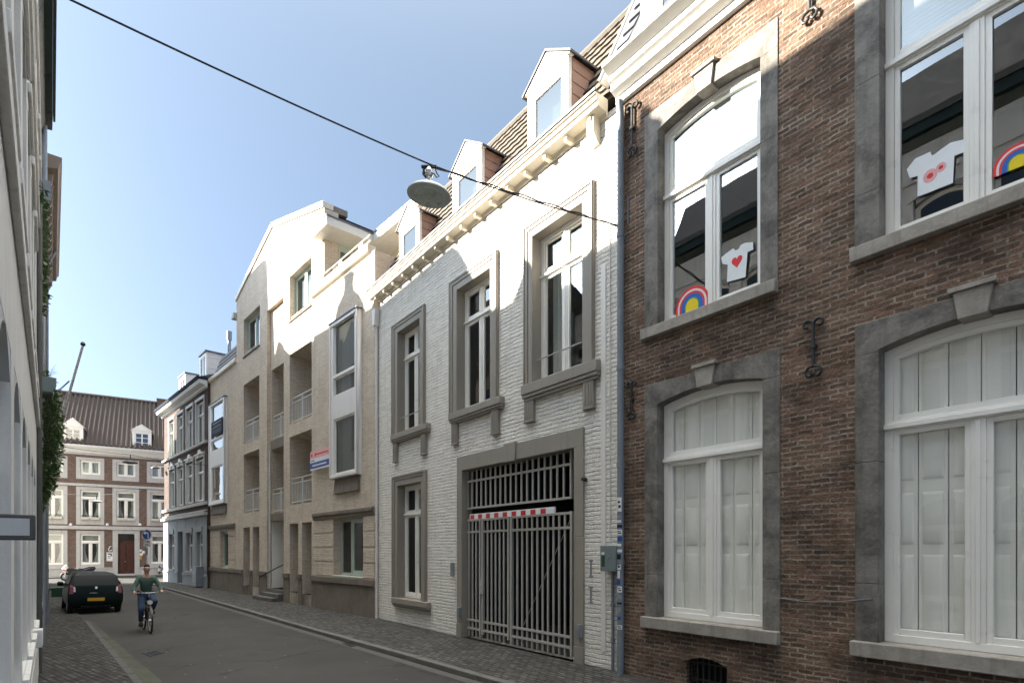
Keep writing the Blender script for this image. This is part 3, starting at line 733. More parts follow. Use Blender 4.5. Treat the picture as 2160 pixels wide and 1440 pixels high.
# ================================================================== brown brick house
bh = house('brick_house', W, 'brown brick house with bluestone window surrounds and wrought iron wall anchors', 'house')
B0, B1 = W.s(1306.5), W.s(2160) + 4.0
BZ = 9.80
DS = W.s(1802, .015) - W.s(1359, .015)
bhol = []
def stone_window(o_l, o_r, i_l, i_r, zt, zspring, zap, zsill_t, zsill_b, ds, fr_l, ztr, shut, up):
    sl, sr, a, b = o_l + ds, o_r + ds, i_l + ds, i_r + ds
    c = (a + b) / 2; hw = (b - a) / 2; rise = zap - zspring
    bhol.append((sl + .01, sr - .01, zsill_t - .003, zt - .01))
    dw = -.16
    wo = window(bh, a - .0, b + .0, zsill_t + .005, zap, dw, rise=rise, fw=.09, t=.09, trans=(ztr,), tw=.11, mull=(0,), mw=.13, sash=.055,
                gmat=M['glass_sky'] if up else M['glass_clear'])
    m = MB()
    # jamb blocks
    hz = [zsill_t, zsill_t + (zspring - zsill_t) * .2, zsill_t + (zspring - zsill_t) * .62, zspring - .02]
    for i in range(3):
        m.box(sl, a, -.24, .016, hz[i] + .002, hz[i+1] - .002); m.box(b, sr, -.24, .016, hz[i] + .002, hz[i+1] - .002)
    ks = .13
    for (x0, x1) in ((sl, c - ks), (c + ks, sr)):
        n = 12; xs = sorted(set([x0 + (x1 - x0) * i / n for i in range(n + 1)] + [q for q in (a, b) if x0 < q < x1]))
        bot = [hz[3] if (x < a or x > b) else max(hz[3], zspring + rise * (1 - ((x - c) / hw) ** 2)) for x in xs]
        m.strip(xs, [zt] * len(xs), bot, -.24, .016)
    m.build('stone_surround', M['stone_dark'], wo, bevel=.006)
    k = MB(); zkb = zspring + rise * (1 - (ks / hw) ** 2) - .02
    w2 = ks * 1.28
    ztop = zt + (.02 if up else .03)
    k.prism([(c - ks + .004, zkb), (c + ks - .004, zkb), (c + w2, ztop), (c - w2, ztop)], 1, -.24, .055)
    k.box(c - w2 - .035, c + w2 + .035, -.05, .085, ztop + .001, ztop + .055)
    k.build('keystone', M['stone_sill'], wo, bevel=.008)
    q = MB(); q.box(sl - .03, sr + .0, -.25, .10, zsill_b, zsill_t); q.build('sill', M['stone_sill'], wo, bevel=.012)
    if shut:
        sh = MB(); d0 = dw - .115; x0, x1 = a + .02, b - .02; zA, zB = zsill_t + .03, zap + .02
        n = 6; wv = (x1 - x0) / n
        for i in range(n):
            p, r_ = x0 + i * wv + .006, x0 + (i + 1) * wv - .006
            sh.box(p, r_, d0 - .03, d0, zA, zB)
            zl = [zA + .10, zA + 1.0, zA + 1.12, zA + 1.72, zA + 1.86, zA + 2.42, zA + 2.62, zB - .2]
            for j in range(0, 8, 2):   # raised fields and rails
                if zl[j+1] - zl[j] > .1:
                    f = .045
                    sh.add([(p + .035, d0 + .0005, zl[j]), (r_ - .035, d0 + .0005, zl[j]), (r_ - .035, d0 + .0005, zl[j+1]), (p + .035, d0 + .0005, zl[j+1]),
                            (p + .035 + f*.5, d0 + .017, zl[j] + f), (r_ - .035 - f*.5, d0 + .017, zl[j] + f), (r_ - .035 - f*.5, d0 + .017, zl[j+1] - f), (p + .035 + f*.5, d0 + .017, zl[j+1] - f)],
                           [(0,1,5,4),(1,2,6,5),(2,3,7,6),(3,0,4,7),(4,5,6,7)])
        sh.build('inner_shutter', M['shutter'], wo)
    if up:
        bl = MB(); d0 = dw - .14; bl.box(a + .03, b - .03, d0 - .015, d0, ztr - (.02 if ds == 0 else .02), zap + .03)
        for j in range(7): bl.box(a + .03, b - .03, d0 + .0005, d0 + .007, ztr + .25 + j * .05, ztr + .275 + j * .05)
        bl.build('pane_backing', M['pane_backing'], wo)  # pale sheet added behind the upper light, whitening it like mirrored sky
    return (a, b, dw, ztr, zsill_t)
o_l, o_r = W.s(1359.3, .015), W.s(1640.5, .015); i_l, i_r = W.s(1387, .015), W.s(1603.5, .015)
upg = dict(zt=9.22, zspring=W.z(1603, 117, .015) - .02, zap=W.z(1495, 181, .015), zsill_t=W.z(1636, 585, .1), zsill_b=W.z(1636, 612, .1), ztr=W.z(1603, 301, -.16))
ol2, or2 = W.s(1359.6, .015), W.s(1645, .015); il2, ir2 = W.s(1386, .015), W.s(1608, .015)
log = dict(zt=W.z(1645, 733, .015), zspring=W.z(1608, 798, .015), zap=W.z(1496, 809, .015), zsill_t=W.z(1645, 1333, .1), zsill_b=W.z(1645, 1362, .1), ztr=W.z(1609, 940, -.16))
for ds in (0.0, DS, 2 * DS):
    g_up = stone_window(o_l, o_r, i_l, i_r, ds=ds, fr_l=0, shut=False, up=True, **upg)
    if ds == 0: UP1 = g_up
    if ds == DS: UP2 = g_up
    stone_window(ol2, or2, il2, ir2, ds=ds, fr_l=0, shut=True, up=False, **log)
# cellar light
ca, cb = W.s(1447), W.s(1534); cz1, cz0 = W.z(1490, 1388), .02
bhol.append((ca, cb, cz0, cz1, .3))
m = MB(); m.wall(B0, B1, -.3, BZ, bhol, .24)
m.quad((B0,0,-.3),(B0,-9,-.3),(B0,-9,BZ),(B0,0,BZ)); m.quad((B1,0,-.3),(B1,0,BZ),(B1,-9,BZ),(B1,-9,-.3)); m.quad((B0,-9,-.3),(B1,-9,-.3),(B1,-9,BZ),(B0,-9,BZ))
m.build('wall', M['dark_brick'], bh, smooth=False)
m = MB()
for i in range(7):
    x = ca + (cb - ca) * (i + .5) / 7; m.box(x - .012, x + .012, -.10, -.076, cz0, cz1)
for z in (cz0 + .12, cz1 - .1): m.box(ca, cb, -.102, -.074, z - .012, z + .012)
m.build('cellar_grate', M['iron'], bh)
m = MB(); m.quad((ca-.1,-.29,cz0-.1),(cb+.1,-.29,cz0-.1),(cb+.1,-.29,cz1+.1),(ca-.1,-.29,cz1+.1)); m.build('cellar_void', M['dark'], bh)
m = MB(); xs = [ca - .06 + (cb - ca + .12) * i / 8 for i in range(9)]; cc = (ca + cb) / 2
m.strip(xs, [cz1 + .10 + .05 * (1 - ((x - cc) / (cb - ca) * 2) ** 2) for x in xs], [cz1 - .10 * ((x - cc) / (cb - ca) * 1.8) ** 2 for x in xs], -.23, .012); m.build('cellar_arch', M['dark_brick'], bh)
interior(bh, B0, B1, 0, BZ, (.9, 4.9, BZ), 5.0)
# moulded cornice
m = MB(); m.prism([(0, 9.74), (.07, 9.745), (.07, 9.86), (.11, 9.875), (.16, 9.90), (.20, 9.915), (.20, 10.02), (.235, 10.03), (.26, 10.05), (.26, 10.13), (.34, 10.17), (.40, 10.20), (.42, 10.21), (.42, 10.255), (0, 10.255)], 0, B0 - .02, B1)
m.build('cornice', M['white'], bh, bevel=.005)
# steep slate roof with a raking verge and a dormer
m = MB(); m.prism([(.30, 10.26), (-1.9, 14.6), (-9, 14.6), (-9, 10.26)], 0, B0 + .06, B1); m.build('roof', M['lead'], bh)
vg = MB(); vg.prism([(.16, 10.27), (-.04, 10.27), (-2.1, 14.7), (-1.9, 14.7)], 0, B0 - .30, B0 + .05); vg.build('verge', M['bay_white'], bh, bevel=.01)
vg = MB(); vg.prism([(.20, 10.30), (-1.86, 14.7), (-2.3, 14.7), (-.30, 10.27), (.1, 10.27)], 0, B0 - .32, B0 - .302); vg.build('party_wall', M['stone_light'], bh)
cs = MB()
for i in range(14):
    f0, f1 = i / 14, (i + 1) / 14 - .01
    dd0, zz0, dd1, zz1 = .19 - 2.06 * f0, 10.27 + 4.43 * f0, .19 - 2.06 * f1, 10.27 + 4.43 * f1
    cs.prism([(dd0, zz0), (dd0 + .10, zz0 + .03), (dd1 + .07, zz1 + .03), (dd1, zz1)], 0, B0 + .052, B0 + .30)
cs.build('slate_course', M['zinc_dark'], bh)
da, db = W.s(1352, .1), W.s(1640, .1)
dormer(bh, da, db, .12, 10.2, 12.4, 13.1, 1.6, M['white'], M['zinc'], M['lead'], gz0=10.5)
# drainpipe and its stickers
px_ = W.s(1309, .09); pc = (px_, .09)
m = MB(); m.tube([(px_, .12, 9.72), (px_, .09, 9.5), (px_, .09, 0.0)], .058, 16)
for zz in (7.45, 5.2, 3.55, 1.9): m.tube([(px_, .09, zz - .035), (px_, .09, zz + .035)], .069, 16)
m.box(px_ - .01, px_ + .03, 0, .09, 7.40, 7.46)
pipe = m.build('drainpipe', M['pipe'], bh)
stk = [(1048, 1078, 0), (1085, 1092, 2), (1096, 1101, 0), (1106, 1112, 1), (1116, 1128, 0), (1131, 1141, 3), (1146, 1151, 0), (1158, 1164, 0), (1168, 1179, 1), (1183, 1201, 0), (1203, 1219, 0), (1222, 1233, 3), (1236, 1249, 0), (1254, 1262, 2), (1270, 1274, 1), (1280, 1292, 2), (1300, 1307, 3), (1318, 1327, 0)]
for (ya, yb, k) in stk:
    m = MB(); a0 = R(random.uniform(20, 60)); a1 = R(random.uniform(105, 165)); zb_, za_ = W.z(1309, yb, .15), W.z(1309, ya, .15)
    if k == 1 or k == 3: pass
    arcpatch(m, pc, .0605, a0, a1, zb_, za_)
    o = m.build('sticker', [M['wh_mark'], M['navy'], M['zinc'], M['blue']][k], pipe)
    if k == 0 and za_ - zb_ > .06:
        m = MB(); arcpatch(m, pc, .0612, a0 + .25, a1 - .5, zb_ + (za_-zb_)*.25, zb_ + (za_-zb_)*.45); arcpatch(m, pc, .0612, a0 + .45, a1 - .3, zb_ + (za_-zb_)*.6, zb_ + (za_-zb_)*.75); m.build('sticker', M['navy'], pipe)
# wrought iron anchors
def spiral(cx, cz, r0, r1, a0, a1, d, n=16):
    return [(cx + (r0 + (r1 - r0) * i / n) * math.cos(a0 + (a1 - a0) * i / n), d, cz + (r0 + (r1 - r0) * i / n) * math.sin(a0 + (a1 - a0) * i / n)) for i in range(n + 1)]
def anchor(s, z0, z1, scale=1.0, loop=False):
    m = MB(); h = z1 - z0; r = .075 * scale; d = .045; t = .019
    zt, zb = z1 - r * 1.1, z0 + r * 1.5
    m.tube([(s, d, zb), (s, d, zt - r * .5)], t * 1.15, 8)
    for sg in (-1, 1):   # upper scrolls curl outward
        pts = [(s, d, zt - r * .5)] + [(s + sg * (r * 1.0 - p[0]), d, p[2]) for p in spiral(0, zt - .01, r, r * .32, 0, math.pi * 1.55, d)]
        m.tube(pts, [t] * (len(pts) - 4) + [t * .9, t * .9, t * 1.1, t * 1.2], 8)
    for sg in (-1, 1):   # lower scrolls hook inward
        pts = [(s, d, zb)] + [(s + sg * (p[0]), d, p[2]) for p in [(r * .9, 0, zb - r * .25), (r * 1.3, 0, zb - r * .9), (r * 1.1, 0, zb - r * 1.5), (r * .6, 0, zb - r * 1.75), (r * .28, 0, zb - r * 1.45), (r * .42, 0, zb - r * 1.15)]]
        m.tube(pts, t, 8)
    m.box(s - .035 * scale, s + .035 * scale, 0, .075, z0 + h * .5 - .03, z0 + h * .5 + .012)
    m.build('wall_anchor', M['iron'], bh)
anchor(W.s(1337), W.z(1337, 326), W.z(1337, 218))
anchor(W.s(1719), W.z(1719, 791), W.z(1719, 670))
anchor(W.s(1335.5), W.z(1335.5, 882), W.z(1335.5, 803), .8)
anchor(W.s(1711), W.z(1711, 44), W.z(1711, 44) + .72)
m = MB(); zz = W.z(1660, 1262); m.tube([(W.s(1612), .012, W.z(1612, 1256)), (W.s(1700), .012, zz - .02), (W.s(1760), .012, zz), (W.s(1840), .02, W.z(1840, 1262))], .005, 6); m.build('wall_cable', M['zinc'], bh)
m = MB(); zz = W.z(1325, 440); x = W.s(1326); m.box(x - .008, x + .008, .0, .03, W.z(1325, 475), W.z(1325, 415)); m.build('cable_bracket', M['zinc'], bh)
# ------------------------------------------------------------------ paper cut-outs in the upper windows
def cutout(name, pts, d, mats, label, cat, ds=0, extra=None, th=.002, group=None):
    q = [(W.s(x, d), W.z(x, y, d)) for x, y in pts]
    s_, z_ = sum(p[0] for p in q) / len(q), min(p[1] for p in q)
    m = MB(off=(s_, d, z_)); m.prism(q, 1, d - th, d)
    if extra: extra(m, d)
    o = m.build(name, mats, None, loc=W.w(s_, d, z_), rotz=W.rz, smooth=False)
    tag(o, label, cat, group); return o
def heart(m, cx, cy, w_, h_, d, cur=1, n=28, ring=False):
    s_, z_ = W.s(cx, d), W.z(cx, cy, d); pts = []
    for i in range(n):
        t = 2 * math.pi * i / n; pts.append((s_ + w_ * math.sin(t) ** 3, d + .0012, z_ + h_ * (13*math.cos(t) - 5*math.cos(2*t) - 2*math.cos(3*t) - math.cos(4*t)) / 15))
    m.cur = cur; m.quad(*pts)
z3 = lambda pts: [(1280 + x / 2.4, 150 + y / 2.4) for x, y in pts]
z5 = lambda pts: [(1660 + x / 2.0, y / 2.0) for x, y in pts]
gd1 = UP1[2] - .035
cutout('paper_shirt', z3([(578,945),(600,925),(640,897),(652,908),(668,900),(676,882),(700,869),(740,866),(742,903),(712,916),(702,1042),(608,1068),(612,980),(586,976)]), gd1 + .02, [M['paper'], M['p_red']],
       'white paper shirt with a solid red heart stuck in an upstairs window', 'paper shirt', extra=lambda m, d: heart(m, 1280 + 659/2.4, 150 + 963/2.4, .085, .09, d))
def pale_heart(m, d):
    for (x, y, r) in ((1660+604/2, 742/2, .068), (1660+650/2, 706/2, .048)):
        s_, z_ = W.s(x, d), W.z(x, y, d); m.cur = 2
        a, b = [], []
        for i in range(20):
            t = 2*math.pi*i/20; a.append((s_ + r*math.cos(t), d + .0012, z_ + r*1.1*math.sin(t))); b.append((s_ + r*.45*math.cos(t), d + .0018, z_ + r*.45*math.sin(t)))
        m.quad(*a); m.cur = 1; m.quad(*b)
cutout('paper_shirt', z5([(505,715),(540,670),(605,640),(611,657),(625,650),(650,630),(690,602),(757,586),(752,640),(706,658),(700,772),(640,795),(600,812),(550,830),(552,742),(518,752)]), gd1 + .02, [M['paper'], M['p_red'], M['p_pink']],
       'white paper shirt with smudged pale red rings stuck behind window glass', 'paper shirt', extra=pale_heart)
def rainbow(xl, xr, yb, label, name='paper_rainbow', squash=.95):
    d = gd1 + .02; sa, sb = W.s(xl, d), W.s(xr, d); c = (sa + sb) / 2; r = (sb - sa) / 2; z0 = W.z((xl + xr) / 2, yb, d)
    m = MB(off=(c, d, z0)); ks = [1.0, .86, .75, .64, .42, .36, 0]; leg = r * .28
    for i in range(6):
        m.cur = i; n = 20; po, pi_ = [], []
        for j in range(n + 1):
            t = math.pi * j / n
            po.append((c + r*ks[i]*math.cos(t), d + .0004*i, z0 + leg + r*squash*ks[i]*math.sin(t))); pi_.append((c + r*ks[i+1]*math.cos(t), d + .0004*i, z0 + leg + r*squash*ks[i+1]*math.sin(t)))
        for j in range(n): m.quad(po[j], po[j+1], pi_[j+1], pi_[j])
        for A, B in ((po[0], pi_[0]), (po[-1], pi_[-1])): m.quad(A, B, (B[0], B[1], z0), (A[0], A[1], z0))
    o = m.build(name, [M['p_red'], M['p_white'], M['p_red'], M['p_blue'], M['p_green'], M['p_yellow']], None, loc=W.w(c, d, z0), rotz=W.rz, smooth=False)
    tag(o, label, 'paper rainbow')
rainbow(1425, 1496, 655, 'small coloured paper rainbow in the same window as the red heart shirt')
rainbow(2094, 2205, 353, 'coloured paper rainbow in the window with the smudged paper shirt')
# ================================================================== cream apartment house
ch = house('apartment_house', C, 'cream brick apartment house with a gable, open loggias and white box bays', 'apartment house')
cs = C.s; czf = C.z
sR1, sR0 = -0.005, cs(662, .10)
sGa, sGb = cs(499), cs(684)
sL0, sL1 = cs(438), cs(499)
zPar = czf(682, 613, .10)
pm = M['cream_brick']
# --- the part beside the white house
hr = []
gwa, gwb = cs(704, .1), cs(766, .1); gwt, gwbm = czf(766, 1089, .1), czf(766, 1217, .1)
hr.append((gwa, gwb, gwbm, gwt, .34))
m = MB(); m.wall(sR0, sR1, -.3, zPar, hr, .3, d=.10)
m.quad((sR1,.1,-.3),(sR1,.1,zPar),(sR1,-9,zPar),(sR1,-9,-.3)); m.quad((sR0,.1,-.3),(sR0,.0,-.3),(sR0,.0,zPar),(sR0,.1,zPar))
m.quad((sR0,-.02,zPar),(sR1,-.02,zPar),(sR1,-9,zPar-.02),(sR0,-9,zPar-.02)); m.quad((sL0,-9,-.3),(sR1,-9,-.3),(sR1,-9,zPar),(sL0,-9,zPar))
# --- the gable
zSh, zPk, sPk = 14.45, 15.93, cs(574.6)
hg = []
rec = (cs(563), cs(598.5), 0.0, czf(597, 626), .16); hg.append(rec)
def op(xl, xr, yt, yb, xr_=None, dep=1.5):
    a, b = cs(xl), cs(xr); return (a, b, czf(xr_ or xr, yb), czf(xr_ or xr, yt), dep)
LG = [op(514, 547, 790, 923), op(514, 547, 946, 1077), op(611, 657.5, 718, 876), op(611, 657.5, 904, 1058)]
WN = [op(514, 548, 643, 727, dep=.32), op(611, 657, 541, 643, dep=.32)]
GN = [op(513, 527, 1111, 1236, dep=.5), op(533, 547, 1110, 1238, dep=.5), op(611, 629, 1103, 1250, dep=.5), op(637, 657.5, 1100, 1255, dep=.5)]
hg += LG + WN + GN
m.wall(sGa, sGb, -.3, zSh, hg, .3, d=0.0)
m.quad((sGa,0,zSh),(sGb,0,zSh),(sPk,0,zPk))
dP = solve_d(C, sGb, 714); dP2 = -2.3
m.quad((sGb,0,zPar-.3),(sGb,0,zSh),(sGb,dP,zSh),(sGb,dP,zPar-.3)); m.quad((sGa,0,-.3),(sGa,-9,-.3),(sGa,-9,zSh),(sGa,0,zSh))
m.quad((sGb,-2.3,zPar-.3),(sGb,-2.3,zSh),(sGb,-9,zSh),(sGb,-9,zPar-.3))
# recessed middle strip
def opr(xl, xr, yt, yb, dep=1.4):
    a, b = cs(xl, -.16), cs(xr, -.16); return (a, b, czf(xr, yb, -.16), czf(xr, yt, -.16), dep)
MC = [(rec[0] + .12, rec[1], czf(597, 916), czf(597, 758), 1.4), (rec[0] + .12, rec[1], czf(597, 1079), czf(597, 937), 1.4), (rec[0] + .12, rec[1], .45, czf(597, 1096), 1.0)]
m.wall(rec[0], rec[1], 0.0, rec[3], [(a + .001, b - .001, c, e, q) for a, b, c, e, q in MC], .3, d=-.16)
# --- low part next to the corner house
zL = czf(499, 764)
hl = []
lw = (cs(464), cs(481), czf(481, 1198), czf(481, 1119), .3); hl.append(lw)
m.wall(sL0, sL1, -.3, zL, hl, .3, d=-.02); m.quad((sL0,-.02,-.3),(sL0,-9,-.3),(sL0,-9,zL),(sL0,-.02,zL)); m.quad((sL0,-.02,zL),(sL1,-.02,zL),(sL1,-9,zL),(sL0,-9,zL))
m.build('wall', pm, ch, smooth=False)
# plinth
zp = czf(797, 1237, .1); zp2 = czf(797, 1227, .14)
m = MB()
m.box(sR0 - .01, sR1 - .012, -.1, .125, -.3, zp); 
def run(a, b, skip, d, z0, z1, back=-.1):
    xs = [a]
    for (p, q) in skip: xs += [p, q]
    xs.append(b)
    for i in range(0, len(xs), 2):
        if xs[i+1] - xs[i] > .01: m.box(xs[i], xs[i+1], back, d, z0, z1)
gn = sorted([(h[0], h[1]) for h in GN] + [(rec[0], rec[1])])
run(sGa + .005, sR0 - .012, gn, .025, -.3, zp, -.02); run(sL0 + .01, sGa - .0, [], .012, -.3, zp, -.1)
for h in GN: m.box(h[0] + .001, h[1] - .001, -.45, .0, -.3, h[2])
m.build_each('plinth', M['plinth'], ch, bevel=.006)
m = MB(); m.box(sR0 - .04, sR1 - .012, .1005, .19, zp + .001, zp2 + .04)
run(sGa + .005, sR0 - .045, gn, .075, zp + .001, zp2 + .04, .0005); run(sL0 + .01, sGa, [], .06, zp + .001, zp2 + .04, -.015)
m.build_each('ledge', M['plinth'], ch, bevel=.012)
# cornice over the shop windows, rustic bands
zc0, zc1 = czf(795, 1084, .16), czf(795, 1068, .16)
m = MB(); m.prism([(.1005, zc0), (.15, zc0), (.16, zc0 + .10), (.20, zc0 + .13), (.20, zc1), (.1005, zc1 + .03)], 0, sR0 + .03, sR1 - .012)
zd0, zd1 = czf(499, 1113), czf(499, 1103); m.prism([(-.0195, zd0), (.05, zd0), (.09, zd0 + .12), (.09, zd1), (-.0195, zd1 + .02)], 0, sL0 + .01, sL1 - .25)
m.build_each('string_course', M['plinth'], ch, bevel=.006)
m = MB()
for (a, b) in ((sR0 + .05, gwa - .02), (gwb + .02, sR1 - .02)):
    n = 4; h = (zc0 - zp2 - .06) / n
    for i in range(n): m.box(a, b, .1005, .118, zp2 + .06 + h * i + .025, zp2 + .06 + h * (i + 1) - .025)
for (a, b) in ((sL0 + .03, lw[0] - .02), (lw[1] + .02, sL1 - .27)):
    n = 5; h = (zd0 - zp2 - .06) / n
    for i in range(n): m.box(a, b, -.0195, .0, zp2 + .06 + h * i + .025, zp2 + .06 + h * (i + 1) - .025)
m.build_each('rustication_band', pm, ch, bevel=.006)
# shop windows
w1 = window(ch, gwa + .002, (gwa*.58+gwb*.42) - .01, gwbm + .002, gwt - .002, -.16, fw=.06, mat=M['pale_green'], gmat=M['glass_soft'], sash=.03)
w2 = window(ch, (gwa*.58+gwb*.42) + .01, gwb - .002, gwbm + .002, gwt - .002, -.10, fw=.07, mat=M['pale_green'], gmat=M['glass'], sash=.09)
curtain(w2, gwa*.6+gwb*.4, gwb, gwbm, gwbm + 1.1, -.9, amp=.02)
m = MB(); m.box(gwa - .03, gwb + .03, -.1, .16, gwbm - .05, gwbm - .001); m.build('sill', M['pale_green'], w2, bevel=.006)
w3 = window(ch, lw[0] + .002, lw[1] - .002, lw[2] + .002, lw[3] - .002, -.17, fw=.08, mat=M['pale_green'], gmat=M['glass'], sash=.05)
for j in range(5):
    m = MB(); z = lw[2] + .35 + j * .42; a = lw[0] + (lw[1]-lw[0]) * .55; m.box(a, lw[1] - .12, -.40, -.385, z, z + .26); m.build('paper_notice', M['wh_mark'], w3)
# gable windows
for h, bars in ((WN[0], 0), (WN[1], 0)):
    a, b, z0, z1, _ = h
    wo = window(ch, a + .002, b - .002, z0 + .002, z1 - .002, -.22, fw=.07, mat=M['pale_green'], gmat=M['glass'], mull=(0,), mw=.10, sash=.06)
    curtain(wo, a + .1, (a + b) / 2, z0 + .05, z1 - .1, -.5); 
    m = MB(); m.tube([(a + .02, -.05, z0 + .16), (b - .02, -.05, z0 + .16)], .016, 6)
    for k in range(6): x = a + .1 + (b - a - .2) * k / 5; m.tube([(x, -.05, z0 + .02), (x, -.05, z0 + .16)], .01, 6)
    m.build('guard_rail', M['rail_metal'], wo)
    m = MB(); m.box(a - .03, b + .03, -.1, .05, z0 - .05, z0 - .001); m.build('sill', M['plinth'], wo, bevel=.006)
# narrow ground floor lights
for h in GN:
    window(ch, h[0] + .002, h[1] - .002, h[2] + .002, h[3] - .002, -.36, fw=.05, mat=M['pale_green'], gmat=M['glass_soft'], sash=.03, trans=(zp2 + .9,), drip=False, tw=.05)
# loggias: back walls, balustrades
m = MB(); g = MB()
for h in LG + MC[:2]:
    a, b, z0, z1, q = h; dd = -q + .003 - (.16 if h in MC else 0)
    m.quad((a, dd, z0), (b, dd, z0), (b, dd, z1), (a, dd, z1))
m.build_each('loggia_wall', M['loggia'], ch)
for h in LG + MC[:2]:
    a, b, z0, z1, q = h; dd = -q + .05 - (.16 if h in MC else 0)
    window(ch, a + .25, b - .1, z0 + .02, z0 + 2.35, dd, name='loggia_door', fw=.07, t=.04, mat=M['pale_green'], gmat=M['glass'], sash=.05, trans=())
def balustrade(a, b, z0, zt, d, posts=True):
    m = MB(); e = .018
    m.box(a + .02, b - .02, d - .02, d + .02, zt - .035, zt); m.box(a + .02, b - .02, d - .014, d + .014, zt - .22, zt - .19); m.box(a + .02, b - .02, d - .014, d + .014, z0 + .10, z0 + .13)
    c = (a + b) / 2
    for x in (a + .02, c - .06, c + .025, b - .055): m.box(x, x + .035, d - .0205, d + .0205, z0 + .0, zt - .036)
    for (p, q) in ((a + .055, c - .06), (c + .06, b - .055)):
        for k in range(5):
            x = p + (q - p) * (k + 1) / 6; m.box(x - .011, x + .011, d - .011, d + .011, z0 + .131, zt - .221)
    return m.build('balustrade', M['rail_metal'], ch)
rt = [czf(547, 870) - LG[0][2], 0, czf(657, 813) - LG[2][2]]
for h in LG: balustrade(h[0], h[1], h[2], h[2] + 1.08, -.10)
for h in MC[:2]: balustrade(h[0], h[1], h[2], h[2] + 1.08, -.24)
m = MB()
for (h, yb0, yb1) in ((MC[0], 937, 916), (MC[1], 1096, 1079)): m.box(h[0] + .0, h[1] - .002, -.9, -.12, czf(597, yb0) + .003, h[2] - .003)
m.build_each('balcony_slab', M['plinth'], ch, bevel=.006)
m = MB(); m.tube([(rec[0] + .07, -.1, .3), (rec[0] + .07, -.1, czf(597, 937))], .04, 8); m.build('downpipe', M['rail_metal'], ch)
# entrance
e_ = MC[2]
m = MB(); m.quad((e_[0], -1.1, .45), (e_[1], -1.1, .45), (e_[1], -1.1, e_[3]), (e_[0], -1.1, e_[3])); m.build('entrance_wall', M['bay_white'], ch)
m = MB(); m.quad((e_[0] + .006, -.165, .0), (e_[0] + .006, -1.1, .0), (e_[0] + .006, -1.1, e_[3] - .01), (e_[0] + .006, -.165, e_[3] - .01)); m.build('entrance_side', M['white'], ch); m = MB()
a = e_[0] + .2; m.box(a, e_[1] - .12, -1.095, -1.05, .46, 2.75); m.box(a + .1, e_[1] - .22, -1.0495, -1.035, .6, 1.5); m.box(a + .1, e_[1] - .22, -1.0495, -1.035, 1.62, 2.6); m.build('entrance_door', M['white'], ch, bevel=.005)
m = MB(); xe0, xe1 = rec[0] - .28, rec[1] + .02
m.box(rec[0], rec[1], -1.1, -.0, -.3, .45); m.box(rec[0] + .001, rec[1] - .001, .0005, .26, -.3, .30); m.box(xe0, xe1, .2605, .52, -.3, .15)
m.build('entrance_steps', M['kerb'], ch, bevel=.012)
m = MB(); zz = czf(598, 1192); m.tube([(rec[1] - .04, -.6, zz + .35), (rec[0] + .02, .30, czf(570, 1211) - .1)], .025, 8); m.build('handrail', M['iron'], ch)
# box bays
def boxbay(xl, xf, xw, ytop, ybot, wins_, d_base, sign=False):
    sw = cs(xw, d_base); d = solve_d(C, sw, xf, d_base + .02, 2.0); s0 = cs(xl, d); zT, zB = czf(xf, ytop, d), czf(xf, ybot, d)
    m = MB(); hs = []
    for (a, b, t, bt) in wins_: hs.append((cs(a, d), cs(b, d), czf(b, bt, d), czf(b, t, d)))
    m.wall(s0, sw, zB, zT, hs, .10, d=d)
    m.quad((s0,d,zB),(s0,d,zT),(s0,d_base-.02,zT),(s0,d_base-.02,zB)); m.quad((sw,d,zB),(sw,d_base-.02,zB),(sw,d_base-.02,zT),(sw,d,zT)); m.quad((s0,d,zB),(sw,d,zB),(sw,d_base,zB),(s0,d_base,zB)); m.quad((s0,d,zT),(sw,d,zT),(sw,d_base,zT),(s0,d_base,zT))
    o = m.build('box_bay', M['bay_white'], ch, bevel=.004)
    q = MB()
    for x in (s0, sw):
        sg = 1 if x == s0 else -1
        q.box(min(x - sg*.004, x + sg * .07), max(x - sg*.004, x + sg * .07), d + .0005, d + .03, zB + .02, zT - .02)
    q.box(s0 + .071, sw - .071, d + .0005, d + .03, zT - .12, zT - .02); q.box(s0 + .071, sw - .071, d + .0005, d + .03, zB + .02, zB + .10)
    q.build('bay_trim', M['bay_white'], o, bevel=.006)
    r = MB(); r.box(s0 - .04, sw + .04, d_base - .01, d + .05, zT + .001, zT + .04); r.build('bay_roof', M['zinc_dark'], o)
    r = MB(); r.prism([(d_base + .0, zB - .5), (d_base + .10, zB - .5), (d - .12, zB - .002), (d_base + .0, zB - .002)], 0, s0 + .12, sw - .12); r.build('bay_bracket', M['plinth'], o, bevel=.006)
    k = MB(); k.quad((s0+.03, d_base+.03, zB+.03),(sw-.03, d_base+.03, zB+.03),(sw-.03, d_base+.03, zT-.03),(s0+.03, d_base+.03, zT-.03)); k.build('bay_void', M['interior'], o)
    return o, hs, d, (s0, sw, zB, zT)
bay, hs, bd, bgeo = boxbay(696, 753, 763, 648, 999, [(703, 747.5, 657, 817), (703.5, 747.7, 868, 991)], .10)
